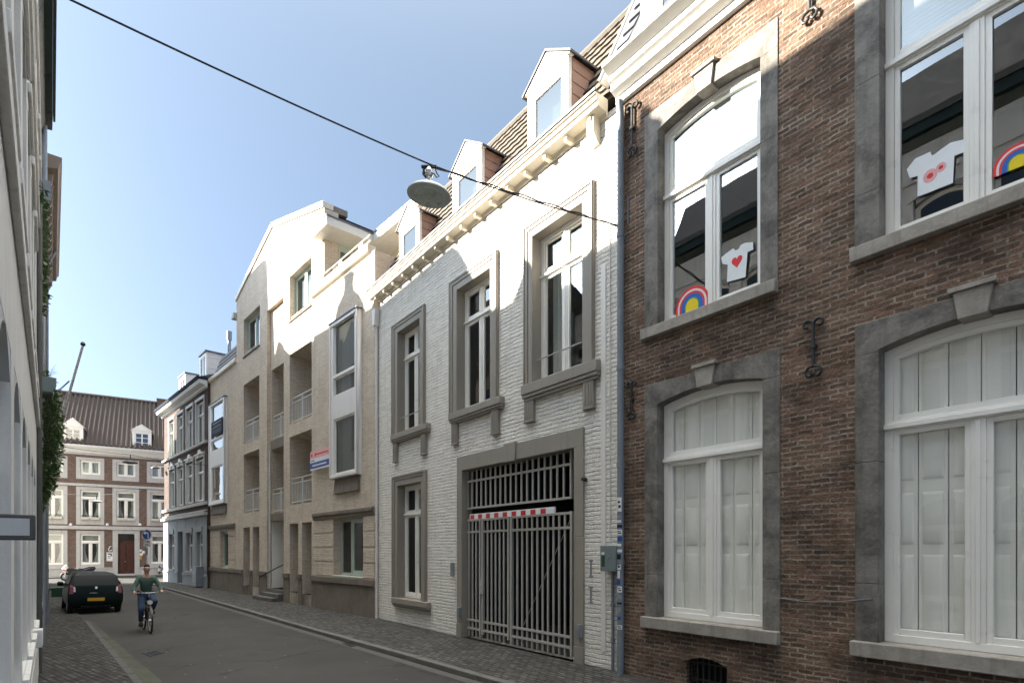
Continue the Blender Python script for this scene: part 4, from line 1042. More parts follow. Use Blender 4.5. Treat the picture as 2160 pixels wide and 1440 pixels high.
def bay_windows(par, h, d, zt):
    g = MB(); f = MB(); a, b, z0, z1 = h; e = .055
    parts = [(z0, z1)] if zt is None else [(z0, zt - .04), (zt + .04, z1)]
    for (p, q) in parts:
        f.box(a + .002, a + e, d - .09, d - .045, p, q); f.box(b - e, b - .002, d - .09, d - .045, p, q); f.box(a + e, b - e, d - .09, d - .045, p, p + e); f.box(a + e, b - e, d - .09, d - .045, q - e, q)
        g.quad((a + e, d - .07, p + e), (b - e, d - .07, p + e), (b - e, d - .07, q - e), (a + e, d - .07, q - e))
    if zt is not None: f.box(a + .002, b - .002, d - .095, d + .015, zt - .0395, zt + .0395)
    o = f.build('bay_sash', M['white'], par, bevel=.004); g.build('bay_pane', M['glass'], par, smooth=False)
bay_windows(bay, hs[0], bd, czf(747, 774, bd)); bay_windows(bay, hs[1], bd, None)
curtain(bay, hs[1][1] - .45, hs[1][1] - .06, hs[1][2] + .05, hs[1][3] - .7, bd - .3)
bay2, hs2, bd2, bgeo2 = boxbay(440.5, 473.5, 480, 835, 1060, [(446, 469.5, 842, 942), (446, 469.5, 977, 1053)], -.02)
bay_windows(bay2, hs2[0], bd2, czf(469, 918, bd2)); bay_windows(bay2, hs2[1], bd2, None)
curtain(bay2, hs2[1][0] + .08, hs2[1][1] - .3, hs2[1][2] + .05, hs2[1][3] - .5, bd2 - .3)
# parapet cornice, coping, roofs
m = MB(); m.prism([(.1005, zPar - .02), (.16, zPar), (.20, zPar + .05), (.20, zPar + .26), (-.1, zPar + .26), (-.1, zPar)], 0, sR0 - .06, sR1 - .3)
m.prism([(-.0195, zL - .02), (.05, zL), (.09, zL + .05), (.09, zL + .24), (-.2, zL + .24), (-.2, zL)], 0, sL0 + .0, sL1 - .005)
m.build_each('parapet_cornice', M['cream_paint'], ch, bevel=.008)
m = MB(); zr = zPar + .27
for k in (.16, .34): m.tube([(sR0 + .5, .06, zr + k), (sR1 - .35, .06, zr + k)], .022, 8)
for x in (.55, .66, .77, 2.0, 2.11, 2.22, 3.5, 3.61, 3.72): m.tube([(sR0 + x, .06, zr), (sR0 + x, .06, zr + .34)], .018, 6)
m.build('terrace_rail', M['cream_paint'], ch)
m = MB()
for (xa, za, xb, zb) in ((sGa - .06, zSh - .06, sPk, zPk), (sPk, zPk, sGb + .0, zSh + .02)):
    m.prism([(xa, za), (xb, zb), (xb, zb + .22), (xa, za + .22)], 1, -.35, .06)
m.build('gable_coping', M['cream_paint'], ch, bevel=.006)
m = MB(); m.prism([(sGa, zSh - .1), (sPk, zPk - .05), (sGb, zSh - .1)], 1, -9, -.36); m.build('gable_roof', M['lead'], ch)
m = MB(); m.prism([(sGb - .35, zSh), (sGb, zSh), (sGb, zSh + .22), (sGb - .35, zSh + .35)], 1, -.9, -.36); m.build('parapet_end', M['plinth'], ch)
dP2 = dP; zcan = czf(689, 472, .35); zcan1 = czf(689, 454, .35); dR2 = -1.4
m = MB(); sC0, sC1 = cs(659, .35), cs(689, .35)
m.box(sC0, sC1, dR2 - .2, .35, zcan, zcan1); m.box(sC0, .4, -6, dR2 - .2005, zcan, zcan1)
m.box(sC1 + .0005, .4, dR2 - .2, dR2, zcan, zcan1)
can = m.build('flat_roof', M['rail_metal'], ch, bevel=.01)
m = MB(); m.box(sC0 - .03, sC1 + .03, dR2 - .1, .38, zcan1 + .001, zcan1 + .045); m.box(sC1 + .031, .43, -6, dR2 + .03, zcan1 + .001, zcan1 + .045); m.build('roof_edge', M['zinc_dark'], can)
m = MB(); m.quad((sGb - .02, dP, zPar), (sGb - .02, -2.3, zPar), (sGb - .02, -2.3, zcan), (sGb - .02, dP, zcan)); pg = m.build('penthouse_pane', M['glass_sky'], ch, smooth=False)
m = MB(); m.box(sGb - .05, sGb + .02, -2.3, dP - .002, zcan - .22, zcan - .002); m.box(sGb - .05, sGb + .02, dP - .06, dP - .003, zPar, zcan - .221); m.build('penthouse_frame', M['pale_green'], ch)
m = MB(); m.wall(sGb, .0, zPar, zcan, [(sGb + .5, -.6, zPar + .3, zcan - .3)], .2, d=-2.31); m.quad((0.0,-2.31,zPar),(0.0,-2.31,zcan),(0.0,-8,zcan),(0.0,-8,zPar)); m.build('penthouse_wall', M['cream_paint'], ch)
m = MB(); m.quad((sGb + .5, -2.45, zPar + .3), (-.6, -2.45, zPar + .3), (-.6, -2.45, zcan - .3), (sGb + .5, -2.45, zcan - .3)); m.build('penthouse_pane', M['glass_sky'], ch, smooth=False)
m = MB(); x = cs(499) ; za = czf(497, 668, .1); m.box(x - .34, x + .01, -.8, .16, za, za + .28); m.build('eaves_box', M['pale_green'], ch, bevel=.01)
zt_ = czf(498, 724, -.6)
m = MB(); roof_tiles(m, sL0 + .02, sL1 - .01, (-.21, zL + .2), (-.7, zt_), .3, .3, .006, .03, 6, sharp=True); m.box(sL0 + .02, sL1 - .01, -8, -.72, zL, zt_); m.build('slate_roof', M['lead'], ch)
m = MB(); xx = cs(483.5, -1.5); z0_ = czf(483.5, 735, -1.5); z1_ = czf(483.5, 699, -1.5); m.tube([(xx, -1.5, z0_ - .8), (xx, -1.5, (z0_ + z1_) / 2)], .10, 10); m.tube([(xx, -1.5, (z0_ + z1_) / 2), (xx, -1.5, z1_)], .15, 10); m.build('flue', M['zinc'], ch)
interior(ch, sGb, sR1, 0, zPar, (.5, czf(795,1068,.16) - .1, 7.6), 4.0)
interior(ch, sGa, sGb, 10.6, zSh - .1, (10.7,), 3.0)
interior(ch, sL0, sL1, 0, zL, (.5, 4.0, 7.5), 4.0)
m = MB(); m.quad((sGa+.05,-.9,.1),(sGb-.05,-.9,.1),(sGb-.05,-.9,4),(sGa+.05,-.9,4))
# things fixed to it
fx, fz = cs(706, -.0), None
s_ = sGb + .0; pz = czf(706, 541); t = fthing('wall_light', C, sGb + .02, (dP) * .72, czf(707, 541, 0), 'round white bulkhead lamp on the brick pier of the roof terrace', 'wall lamp')
m = MB(off=(sGb + .02, dP * .72, czf(707, 541, 0))); m.lathe((sGb + .02, dP * .72, czf(707, 541, 0)), [(.05, 0), (.12, .02), (.13, .07), (.10, .12), (.02, .14)], 14, ax=0); m.build('lamp_cover', M['white'], t)
m = MB(off=(sGb + .02, dP * .72, czf(707, 541, 0))); zz = czf(707, 541, 0); m.lathe((sGb - .0, dP * .72, zz), [(.14, 0), (.14, .025)], 14, ax=0); m.build('base', M['zinc'], t)
# sale signs: colours only, their lettering is a blur
d_ = bd - .02
sa, sb = cs(655, .25), cs(695, .25); za_, zb_ = czf(655, 954, .25), czf(655, 993, .25)
t = fthing('sale_sign', C, (sa + sb) / 2, .25, zb_, 'red, white and blue sale board standing out beside the tall white box bay', 'sale sign')
O = ((sa + sb) / 2, .25, zb_)
m = MB(off=O); hh = za_ - zb_; m.box(sa, sb, .235, .265, zb_, za_); bd_o = m.build('board', M['wh_mark'], t)
m = MB(off=O); m.quad((sa, .2665, zb_ + hh*.62), (sb, .2665, zb_ + hh*.62), (sb, .2665, za_), (sa, .2665, za_)); m.cur = 1; m.quad((sa, .2665, zb_ + hh*.08), (sb, .2665, zb_ + hh*.08), (sb, .2665, zb_ + hh*.40), (sa, .2665, zb_ + hh*.40))
m.cur = 2
for k in range(2): m.box(sa + .08 + k * .32, sa + .22 + k*.32, .2667, .2675, zb_ + hh*.72, zb_ + hh*.88)
m.box(sa + .55, sb - .05, .2667, .2675, zb_ + hh*.76, zb_ + hh*.84)
m.cur = 3; m.box(sa + .2, sb - .2, .2667, .2675, zb_ + hh*.20, zb_ + hh*.27); m.cur = 4; m.box(sa + .08, sa + .4, .2667, .2675, zb_ + hh*.46, zb_ + hh*.54)
m.build('printed_face', [M['p_pink'], M['blue'], M['red'], M['wh_mark'], M['zinc']], t, smooth=False)
m = MB(off=O); zz = (za_ + zb_) / 2; m.tube([(sb - .1, .235, zz), (sb - .1, .1, zz)], .02, 6); m.tube([(sa + .3, .235, zz), (sa + .3, .1, zz)], .02, 6); m.build('bracket', M['rail_metal'], t)
sa, sb = cs(445.5, bd2 + .06), cs(469.5, bd2 + .06); za_, zb_ = czf(469, 878, bd2 + .06), czf(469, 913, bd2 + .06)
O = ((sa + sb) / 2, bd2 + .06, zb_)
t = fthing('sale_sign', C, *O, 'dark navy sale board hung across the smaller white box bay', 'sale sign')
m = MB(off=O); m.box(sa, sb, bd2 + .04, bd2 + .06, zb_, za_); m.build('board', M['navy'], t)
m = MB(off=O); hh = za_ - zb_
for (f0, f1, y0, y1) in ((.14, .86, .81, .86), (.22, .78, .63, .655), (.1, .9, .55, .575), (.1, .9, .37, .39), (.2, .85, .25, .27)):
    n = 9
    for k in range(n):
        a = sa + (sb - sa) * (f0 + (f1 - f0) * k / n); b = sa + (sb - sa) * (f0 + (f1 - f0) * (k + .7) / n); m.box(a, b, bd2 + .0602, bd2 + .0615, zb_ + hh * y0, zb_ + hh * y1)
m.build('printed_face', M['zinc'], t)
# pendant lamp inside the tall bay
O = (cs(730, bd - .25), bd - .25, czf(730, 742, bd - .25))
t = fthing('pendant_lamp', C, *O, 'glowing filament bulb hanging inside the tall white box bay', 'lamp')
M['bulb'] = emit('warm_filament', (1, .55, .2), 6)
m = MB(off=O); m.lathe((O[0], O[1], O[2] - .1), [(.01, 0), (.035, .03), (.04, .1), (.02, .2)], 10); m.build('bulb', M['bulb'], t)
m = MB(off=O); m.tube([(O[0], O[1], O[2] + .1), (O[0], O[1], O[2] + .9)], .006, 6); m.build('cord', M['black'], t)
# dog on the balcony
h = MC[1]; O = (h[1] - .45, -.5, h[2])
t = fthing('dog', C, *O, 'pale short-haired dog standing behind a loggia balustrade', 'dog')
bm_ = bpy.data.meshes.new('body')
V = [(0,0,.42),(.22,0,.44),(-.2,0,.42),(.34,0,.58),(.50,0,.60),(.2,.08,.2),(.2,.08,.02),(.2,-.08,.2),(.2,-.08,.02),(-.2,.08,.24),(-.26,.08,.13),(-.22,.08,.02),(-.2,-.08,.24),(-.26,-.08,.13),(-.22,-.08,.02),(-.36,0,.5),(-.46,0,.62)]
E = [(0,1),(0,2),(1,3),(3,4),(1,5),(5,6),(1,7),(7,8),(2,9),(9,10),(10,11),(2,12),(12,13),(13,14),(2,15),(15,16)]
rad = [.13,.13,.115,.09,.045,.055,.032,.055,.032,.065,.04,.032,.065,.04,.032,.03,.018]
def skin_obj(name, V, E, rad, mat, par, lev=2, root=0):
    me = bpy.data.meshes.new(name); me.from_pydata(V, E, []); me.materials.append(mat)
    o = bpy.data.objects.new(name, me); COL.objects.link(o); o.parent = par
    s = o.modifiers.new('skin', 'SKIN'); s.use_smooth_shade = True
    lay = me.skin_vertices[0] if len(me.skin_vertices) else None
    if lay is None:
        bpy.context.view_layer.objects.active = o
        bm = bmesh.new(); bm.from_mesh(me); bm.verts.layers.skin.verify(); bm.to_mesh(me); bm.free(); lay = me.skin_vertices[0]
    for i, r in enumerate(rad):
        lay.data[i].radius = (r, r) if not isinstance(r, tuple) else r
        lay.data[i].use_root = (i == root)
    sb = o.modifiers.new('sub', 'SUBSURF'); sb.levels = lev; sb.render_levels = lev
    return o
M['dogfur'] = paint('cream_dog_fur', (.50,.42,.32), .9, .2, 8, .2)
skin_obj('body', V, E, rad, M['dogfur'], t, 1)

# ================================================================== red brick corner house
rh = house('corner_house', RD, 'red brick terraced house with a blue-grey plastered ground floor and white window frames', 'house')
rs, rz_ = RD.s, RD.z
rS0, rS1 = rs(346.5), -.02
zF = rz_(437, 818); zTop = rz_(437, 800); zG = rz_(438, 1083)
rh_h = []
rw = []
for row, cols in (('top', [(355,367.5),(372.5,386),(391.7,406.7),(411.7,430)]), ('mid', [(356,368),(373,386),(391,407),(412,430)])):
    for i, (a, b) in enumerate(cols):
        yt, yb = ((839, 930), (962, 1055))[row == 'mid']
        z1, z0 = rz_(430, yt), rz_(430, yb)
        A, B = rs(a, .04), rs(b, .04); rw.append((row, A, B, z0, z1)); rh_h.append((A + .05, B - .05, z0, z1 - .05, .2))
gh = []
for (a, b) in ((358, 368), (394.5, 407), (416, 428)):
    gh.append((rs(a), rs(b), rz_(428, 1206), rz_(428, 1121), .28))
dr = (rs(376), rs(386.5), .02, rz_(428, 1116), .35)
m = MB(); m.wall(rS0, rS1, zG, zF, rh_h, .2)
m.quad((rS0,0,-.3),(rS0,-9,-.3),(rS0,-9,zTop),(rS0,0,zTop)); m.quad((rS1,0,-.3),(rS1,0,zTop),(rS1,-9,zTop),(rS1,-9,-.3)); m.quad((rS0,-9,-.3),(rS1,-9,-.3),(rS1,-9,zTop),(rS0,-9,zTop))
m.build('wall', M['corner_brick'], rh, smooth=False)
m = MB(); m.wall(rS0 - .01, rS1 + .0, -.3, zG - .001, gh + [dr], .28, d=.03); m.build('ground_floor_wall', M['rust_plaster'], rh, smooth=False)
m = MB()
for k in range(8):
    z = .95 + k * .38
    xs = [rS0 - .005] + [q for h in sorted(gh + [dr]) for q in (h[0] - .12, h[1] + .12)] + [rS1 - .005]
    for i in range(0, len(xs), 2):
        if xs[i+1] - xs[i] > .05 and z + .34 < zG: m.box(xs[i], xs[i+1], .0305, .048, z, z + .355)
m.build_each('rustication_band', M['rust_plaster'], rh, bevel=.006)
m = MB(); zpl = rz_(438, 1213); xs = [rS0 - .02, dr[0] - .02, dr[1] + .02, rS1 - .005]
for i in (0, 2): m.box(xs[i], xs[i+1], .0, .06, -.3, zpl - .1); m.box(xs[i], xs[i+1], .0, .10, zpl - .099, zpl)
m.build_each('plinth', M['rust_plaster'], rh, bevel=.008)
for (row, A, B, z0, z1) in rw:
    wo = window(rh, A + .05, B - .05, z0 + .001, z1 - .051, -.10, fw=.07, mull=(0, 1), mw=.06, trans=(z1 - (z1 - z0) * .33,), sash=.03, gmat=M['glass_soft'])
    m = MB(); f = .13
    m.box(A - .0, A + .06, -.1, .05, z0, z1); m.box(B - .06, B + .0, -.1, .05, z0, z1); m.box(A - .04, B + .04, -.1, .06, z1 + .001, z1 + .16)
    if row == 'mid':
        c = (A + B) / 2; m.box(A - .1, B + .1, -.05, .12, z1 + .161, z1 + .24); m.prism([(c - .35, z1 + .241), (c + .35, z1 + .241), (c + .12, z1 + .46), (c - .12, z1 + .46)], 1, -.02, .09); m.box(c - .08, c + .08, .0605, .13, z1 - .0, z1 + .159)
    m.build('surround', M['stone_white'], wo, bevel=.008)
    curtain(wo, A + .12, B - .12, z0 + .1, z1 - .1, -.35, amp=.03)
for h in gh:
    wo = window(rh, h[0] + .001, h[1] - .001, h[2] + .001, h[3] - .001, -.14, fw=.07, trans=(h[3] - .75,), mull=(0,), sash=.03, gmat=M['glass_soft'])
    m = MB(); m.box(h[0] - .08, h[1] + .08, .031, .10, h[3] + .0, h[3] + .3); m.build('lintel', M['rust_plaster'], wo, bevel=.006)
    m = MB(); m.box(h[0] - .06, h[1] + .06, -.1, .11, h[2] - .08, h[2]); m.build('sill', M['stone_light'], wo, bevel=.006)
    curtain(wo, h[0] + .08, h[1] - .08, h[2] + .1, h[3] - .1, -.4, amp=.03)
m = MB(); a, b = dr[0], dr[1]; m.box(a, b, -.28, -.22, dr[2], dr[3] - .001); m.box(a + .15, b - .15, -.2195, -.20, .3, 1.2); m.box(a + .15, b - .15, -.2195, -.20, 1.35, 2.4); m.build('front_door', M['navy_door'], rh, bevel=.006)
m = MB()
for (ya, yb, pr) in ((930, 925, .14), (1062, 1055, .14), (1084, 1077, .2), (1076, 1073, .12)):
    za, zb = rz_(437, ya, pr), rz_(437, yb, pr); m.box(rS0 - pr * .5, rS1, -.02, pr, za, zb)
m.build_each('string_course', M['stone_light'], rh, bevel=.008)
m = MB(); zo = rz_(436.7, 777, .5); m.box(rS0 - .04, rS1, .0, .04, zF + .001, zo - .5); m.prism([(.0, zo - .499), (.10, zo - .499), (.14, zo - .40), (.40, zo - .32), (.44, zo - .20), (.44, zo - .12), (0, zo - .12)], 0, rS0 - .3, rS1); m.build('cornice', M['stone_white'], rh, bevel=.006)
m = MB(); m.prism([(0, zo - .119), (.50, zo - .119), (.55, zo + .02), (0, zo + .02)], 0, rS0 - .36, rS1 + .02); m.build('gutter', M['navy'], rh)
m = MB(); m.prism([(.4, zo + .021), (-2.4, zo + 1.1), (-6.5, zo + 1.1), (-9, zo)], 0, rS0, rS1); m.build('roof', M['lead'], rh)
for (xl, xr, xe, yt) in ((421, 435, 467, 741), (377.5, 391, 410, 787)):
    dd = -.55; a, b = rs(xl, dd), rs(xr, dd); z1 = rz_(xr, yt, dd)
    dormer(rh, a, b, dd, zo, z1, z1 + .1, 3.0, M['white'], M['bay_white'], M['zinc_dark'], gz0=zo + .3, flat=True, mull=(0,))
interior(rh, rS0, rS1, 0, zTop, (.3, zG + .4, rz_(437, 925) - .2), 4)
O = (rs(427), .30, 0.0)
t = fthing('utility_cabinet', RD, *O, 'grey metal utility cabinet with graffiti standing against the plastered corner house', 'cabinet')
m = MB(off=O); hh = 1.15; m.box(O[0] - .42, O[0] + .42, .06, .44, .08, hh); m.build('body', M['zinc'], t, bevel=.01)
m = MB(off=O); m.box(O[0] - .36, O[0] + .36, .1, .42, 0, .08); m.build('base', M['kerb'], t)
m = MB(off=O); m.box(O[0] - .45, O[0] + .45, .04, .47, hh + .001, hh + .05); m.build('lid', M['zinc'], t, bevel=.01)
m = MB(off=O)
for k in range(5): z = .35 + .13 * k; m.tube([(O[0] - .2, .443, z), (O[0] - .1 + .04 * (k % 2), .443, z + .08), (O[0] + .05, .443, z - .02), (O[0] + .16, .443, z + .07)], .008, 5)
m.build('graffiti', M['wh_mark'], t)

# ================================================================== inn closing the street
ih = house('inn', FB, 'broad brick inn with pale stone bands and a pantiled roof at the street end', 'inn')
fs, fz_ = FB.s, FB.z
zx = lambda v: 80 + v / 3.2
zy = lambda v: 780 + v / 3.2
wid = fs(zx(595)) - fs(zx(355)); c1 = fs(zx(354))
fS0, fS1 = c1 - wid * 1.55, c1 + wid * 4.6
zE_ = fz_(zx(180), zy(545)); 
rows = [(fz_(zx(355), zy(705)), fz_(zx(355), zy(612)), 'attic'), (fz_(zx(355), zy(1005)), fz_(zx(355), zy(812)), 'first'), (fz_(zx(355), zy(1310)), fz_(zx(355), zy(1106)), 'ground')]
sur = [(fz_(zx(355), zy(738)), fz_(zx(355), zy(592))), (fz_(zx(355), zy(1043)), fz_(zx(355), zy(788))), (0.0, fz_(zx(355), zy(1084)))]
hw = (fs(zx(422)) - fs(zx(287))) / 2; shw = (fs(zx(451)) - fs(zx(261))) / 2
ihol = []; dz1 = fz_(zx(595), zy(1105)); dzb = .12
dhw = (fs(zx(653)) - fs(zx(540))) / 2; cd = fs(zx(596.5))
cols = [c1 + wid * k for k in (-1, 0, 1, 2, 3, 4)]
for k, c in enumerate(cols):
    for r in range(3):
        door = (r == 2 and k == 2)
        if door: ihol.append((cd - dhw - .35, cd + dhw + .35, 0, dz1 + .3, .3)); continue
        ihol.append((c - shw + .03, c + shw - .03, sur[r][0] + .02, sur[r][1] - .02, .2))
m = MB(); m.wall(fS0, fS1, -.3, zE_, ihol, .2)
m.quad((fS0,0,-.3),(fS0,-12,-.3),(fS0,-12,zE_),(fS0,0,zE_)); m.quad((fS1,0,-.3),(fS1,0,zE_),(fS1,-12,zE_),(fS1,-12,-.3)); m.quad((fS0,-12,-.3),(fS1,-12,-.3),(fS1,-12,zE_),(fS0,-12,zE_))
m.build('wall', M['red_brick'], ih, smooth=False)
for k, c in enumerate(cols):
    for r in range(3):
        if r == 2 and k == 2: continue
        z0, z1, nm = rows[r]; a, b = c - hw, c + hw
        wo = window(ih, a, b, z0, z1, -.10, fw=.09, t=.08, trans=() if r == 0 else (z1 - (z1 - z0) * .27,), mull=(0,) , mw=.14, tw=.12, sash=.05, gmat=M['glass'])
        m = MB(); q0, q1 = sur[r]; q0 = max(q0, .62) if r == 2 else q0
        m.box(c - shw, a - .001, -.16, .03, q0, q1); m.box(b + .001, c + shw, -.16, .03, q0, q1); m.box(a, b, -.16, .03, z1 + .001, q1); m.box(a, b, -.16, .03, q0, z0 - .001)
        m.box(c - .22, c + .22, .0305, .05, q1 - .2, q1 - .12)
        m.build('stone_surround', M['stone_light'], wo, bevel=.01)
        if r == 0: curtain(wo, a + .05, b - .05, z0 + .05, z1 - .05, -.4, amp=.03)
        elif k == 3 and r == 1: curtain(wo, a + .05, b - .05, z0 + .05, z1 - (z1-z0)*.3, -.4, amp=.03)
        else:
            curtain(wo, a + .05, c - .1, z0 + .05, z1 - .1, -.5, taper=.55, side=1); curtain(wo, c + .1, b - .05, z0 + .05, z1 - .1, -.5, taper=.55, side=-1)
            m = MB(); m.box(a + .1, b - .1, -.42, -.40, z1 - (z1-z0)*.24, z1 - .12); m.build('pelmet', M['stone_light'], wo)
m = MB()
for (ya, yb, pr) in ((575, 563, .07), (785, 768, .09), (1075, 1052, .14)): m.box(fS0 - .02, fS1 + .02, -.02, pr, fz_(zx(355), zy(ya)), fz_(zx(355), zy(yb)))
xs = [fS0 - .02, cd - dhw - .36, cd + dhw + .36, fS1 + .02]
for i in (0, 2): m.box(xs[i], xs[i+1], -.05, .05, -.3, .6); m.box(xs[i], xs[i+1], -.05, .09, .601, .68)
m.build_each('stone_band', M['stone_light'], ih, bevel=.01)
m = MB(); zt_ = fz_(zx(180), zy(493), .5); m.prism([(0, zE_ - .05), (.1, zE_ - .05), (.15, zE_ + .1), (.42, zt_ - .22), (.5, zt_ - .15), (.5, zt_), (0, zt_)], 0, fS0 - .2, fS1 + .2); m.build('cornice', M['stone_white'], ih, bevel=.01)
dRg = -6.3; zRg = fz_(333, 851, dRg)
m = MB(); roof_tiles(m, fS0 - .2, fS1 + .2, (.52, zt_ + .03), (dRg, zRg), .33, .36, .085, .05, 8)
m.prism([(.45, zt_ - .02), (dRg, zRg - .1), (-13, zt_ - .02)], 0, fS0 - .1, fS1 + .1)
rf = m.build('roof', M['pantile'], ih)
m = MB(); n = 70
for i in range(n): a = fS0 - .2 + (fS1 - fS0 + .4) * i / n; m.tube([(a, dRg, zRg + .06), (a + (fS1 - fS0 + .4) / n + .03, dRg, zRg + .09)], [.15, .13], 8)
m.build('ridge_tile', M['pantile'], rf)
m = MB(); xx = fs(342.5, dRg); m.box(xx - .42, xx + .42, dRg - .4, dRg + .4, zRg - .6, fz_(342, 845, dRg)); m.box(xx - .48, xx + .48, dRg - .46, dRg + .46, fz_(342, 845, dRg) + .001, fz_(342, 845, dRg) + .1); m.build('chimney', M['red_brick'], rf)
for (xl, xr, xp, yp, ye, yb) in ((137, 170, 153, 881.6, 900, 932), (284, 315, 299, 896, 909, 943), (430, 462, 446, 905, 920, 950)):
    dd = .02; a, b = fs(xl, dd), fs(xr, dd); c = (a + b) / 2; ww = 1.42 / 2; a, b = c - ww * .95, c + ww * .95
    ze = fz_(xr, ye, dd); zp_ = fz_(xp, yp, dd)
    dormer(ih, a, b, dd, zt_ - .1, ze - .05, zp_, 3.0, M['white'], M['zinc'], M['bay_white'], gz0=zt_ + .22, bars=2, mull=(0,))
# door
m = MB(); m.box(cd - dhw - .36, cd - dhw, -.25, .06, 0, dz1 + .31); m.box(cd + dhw, cd + dhw + .36, -.25, .06, 0, dz1 + .31); m.box(cd - dhw, cd + dhw, -.25, .06, dz1, dz1 + .31); m.box(cd - dhw - .45, cd + dhw + .45, -.05, .12, dz1 + .311, dz1 + .46); m.box(cd - dhw, cd + dhw, -.4, .35, -.2, dzb - .002)
m.build('door_surround', M['stone_light'], ih, bevel=.012)
zf = fz_(zx(595), zy(1160))
m = MB(); m.box(cd - dhw, cd - .006, -.22, -.15, dzb, zf); m.box(cd + .006, cd + dhw, -.22, -.15, dzb, zf); m.box(cd - dhw, cd + dhw, -.22, -.12, zf + .001, zf + .09)
for sg in (-1, 1):
    x0, x1 = (cd - dhw + .12, cd - .09) if sg < 0 else (cd + .09, cd + dhw - .12)
    for (za, zb) in ((.35, .95), (1.05, 1.75), (1.85, zf - .15)):
        n = 8; xs = [x0 + (x1 - x0) * i / n for i in range(n + 1)]; cx_ = (x0 + x1) / 2
        m.strip(xs, [zb - .12 + .12 * (1 - ((x - cx_) / (x1 - x0) * 2) ** 2) for x in xs], [za] * (n + 1), -.1495, -.12)
dr_ = m.build('front_door', M['door_wood'], ih, bevel=.008)
m = MB(); m.lathe((cd - .1, -.12, 1.15), [(.03, 0), (.045, .04), (.02, .07)], 10, ax=1); m.tube([(cd - .14, -.08, 1.15), (cd - .02, -.08, 1.15)], .02, 6); m.build('handle', M['silver'], dr_)
m = MB(); m.quad((cd - dhw, -.18, zf + .09), (cd + dhw, -.18, zf + .09), (cd + dhw, -.18, dz1), (cd - dhw, -.18, dz1)); m.build('fanlight', M['glass'], dr_)
m = MB()
for i in range(7): x = cd - dhw + 2 * dhw * (i + .5) / 7; m.tube([(x, -.14, zf + .1), (x + .05 * (-1) ** i, -.14, (zf + dz1) / 2), (x, -.14, dz1 - .02)], .016, 6)
m.build('fanlight_grille', M['iron'], dr_)
interior(ih, fS0, fS1, 0, zE_, (.4, fz_(zx(355), zy(1040)), fz_(zx(355), zy(740))), 4)
# planters on the first-floor sills
for k, c in enumerate(cols[0:4]):
    for sg in (-1, 1):
        x = c + sg * hw * .5; z = rows[1][0] - .06
        t = fthing('window_box', FB, x, .12, z, 'planted stone window box on a first-floor sill of the inn', 'planter', 'window boxes along the first floor of the inn')
        O = (x, .12, z); m = MB(off=O); m.box(x - hw * .44, x + hw * .44, .035, .25, z, z + .2); m.build('trough', M['beige'], t, bevel=.01)
        m = MB(off=O)
        for i in range(70):
            px, pd, pz = x + random.uniform(-.42, .42) * hw, random.uniform(.04, .26), z + .2 + random.uniform(0, .16); e = random.uniform(.03, .06); a = random.uniform(0, 6.28)
            m.add([(px, pd, pz), (px + e * math.cos(a), pd + e * math.sin(a), pz + e * .6), (px + e * .2, pd, pz + e)], [(0, 1, 2)])
        M['leafdark'] = M.get('leafdark') or paint('dark_leaf', (.03, .05, .018), .6, .4, 20, .1)
        m.build('plants', M['leafdark'], t, smooth=False)
# boards and lamps by the door
O = (fs(zx(486)), .04, fz_(zx(486), zy(1290)))
t = fthing('menu_case', FB, *O, 'black and white menu poster in a wooden frame beside the dark oak door', 'menu board')
sa, sb = fs(zx(462)), fs(zx(510)); zb_ = O[2]; za_ = fz_(zx(486), zy(1228))
m = MB(off=O); e = .05; m.box(sa, sb, .0, .04, zb_, za_); m.build('frame', M['beige'], t, bevel=.006)
m = MB(off=O); m.quad((sa + e, .0415, zb_ + e), (sb - e, .0415, zb_ + e), (sb - e, .0415, za_ - e), (sa + e, .0415, za_ - e)); m.cur = 1; hh = za_ - zb_; w_ = sb - sa
m.box(sa + .1, sb - .1, .0417, .0425, za_ - .2, za_ - .1); m.box(sa + .12, sa + w_ * .45, .0417, .0425, zb_ + hh * .5, zb_ + hh * .6); m.box(sa + w_ * .55, sb - .1, .0417, .0425, zb_ + hh * .55, zb_ + hh * .7); m.box(sa + .1, sa + w_ * .6, .0417, .0425, zb_ + hh * .36, zb_ + hh * .42)
m.build('poster', [M['wh_mark'], M['black']], t, smooth=False)
O = (fs(zx(484)), .06, fz_(zx(484), zy(1222)))
t = tag(MB.build((lambda m: (m.tube([(O[0] + .12, .06, O[2] + .42), (O[0] + .02, .06, O[2] + .38), (O[0] - .08, .06, O[2] + .12), (O[0] - .02, .06, O[2] + .02), (O[0] + .16, .06, O[2] + .06), (O[0] + .14, .06, O[2] + .14)], .035, 8), m)[1])(MB(off=O)), 'wall_emblem', M['wh_mark'], None, loc=FB.w(*O), rotz=FB.rz), 'white curved emblem fixed to the brick above the menu poster', 'emblem')
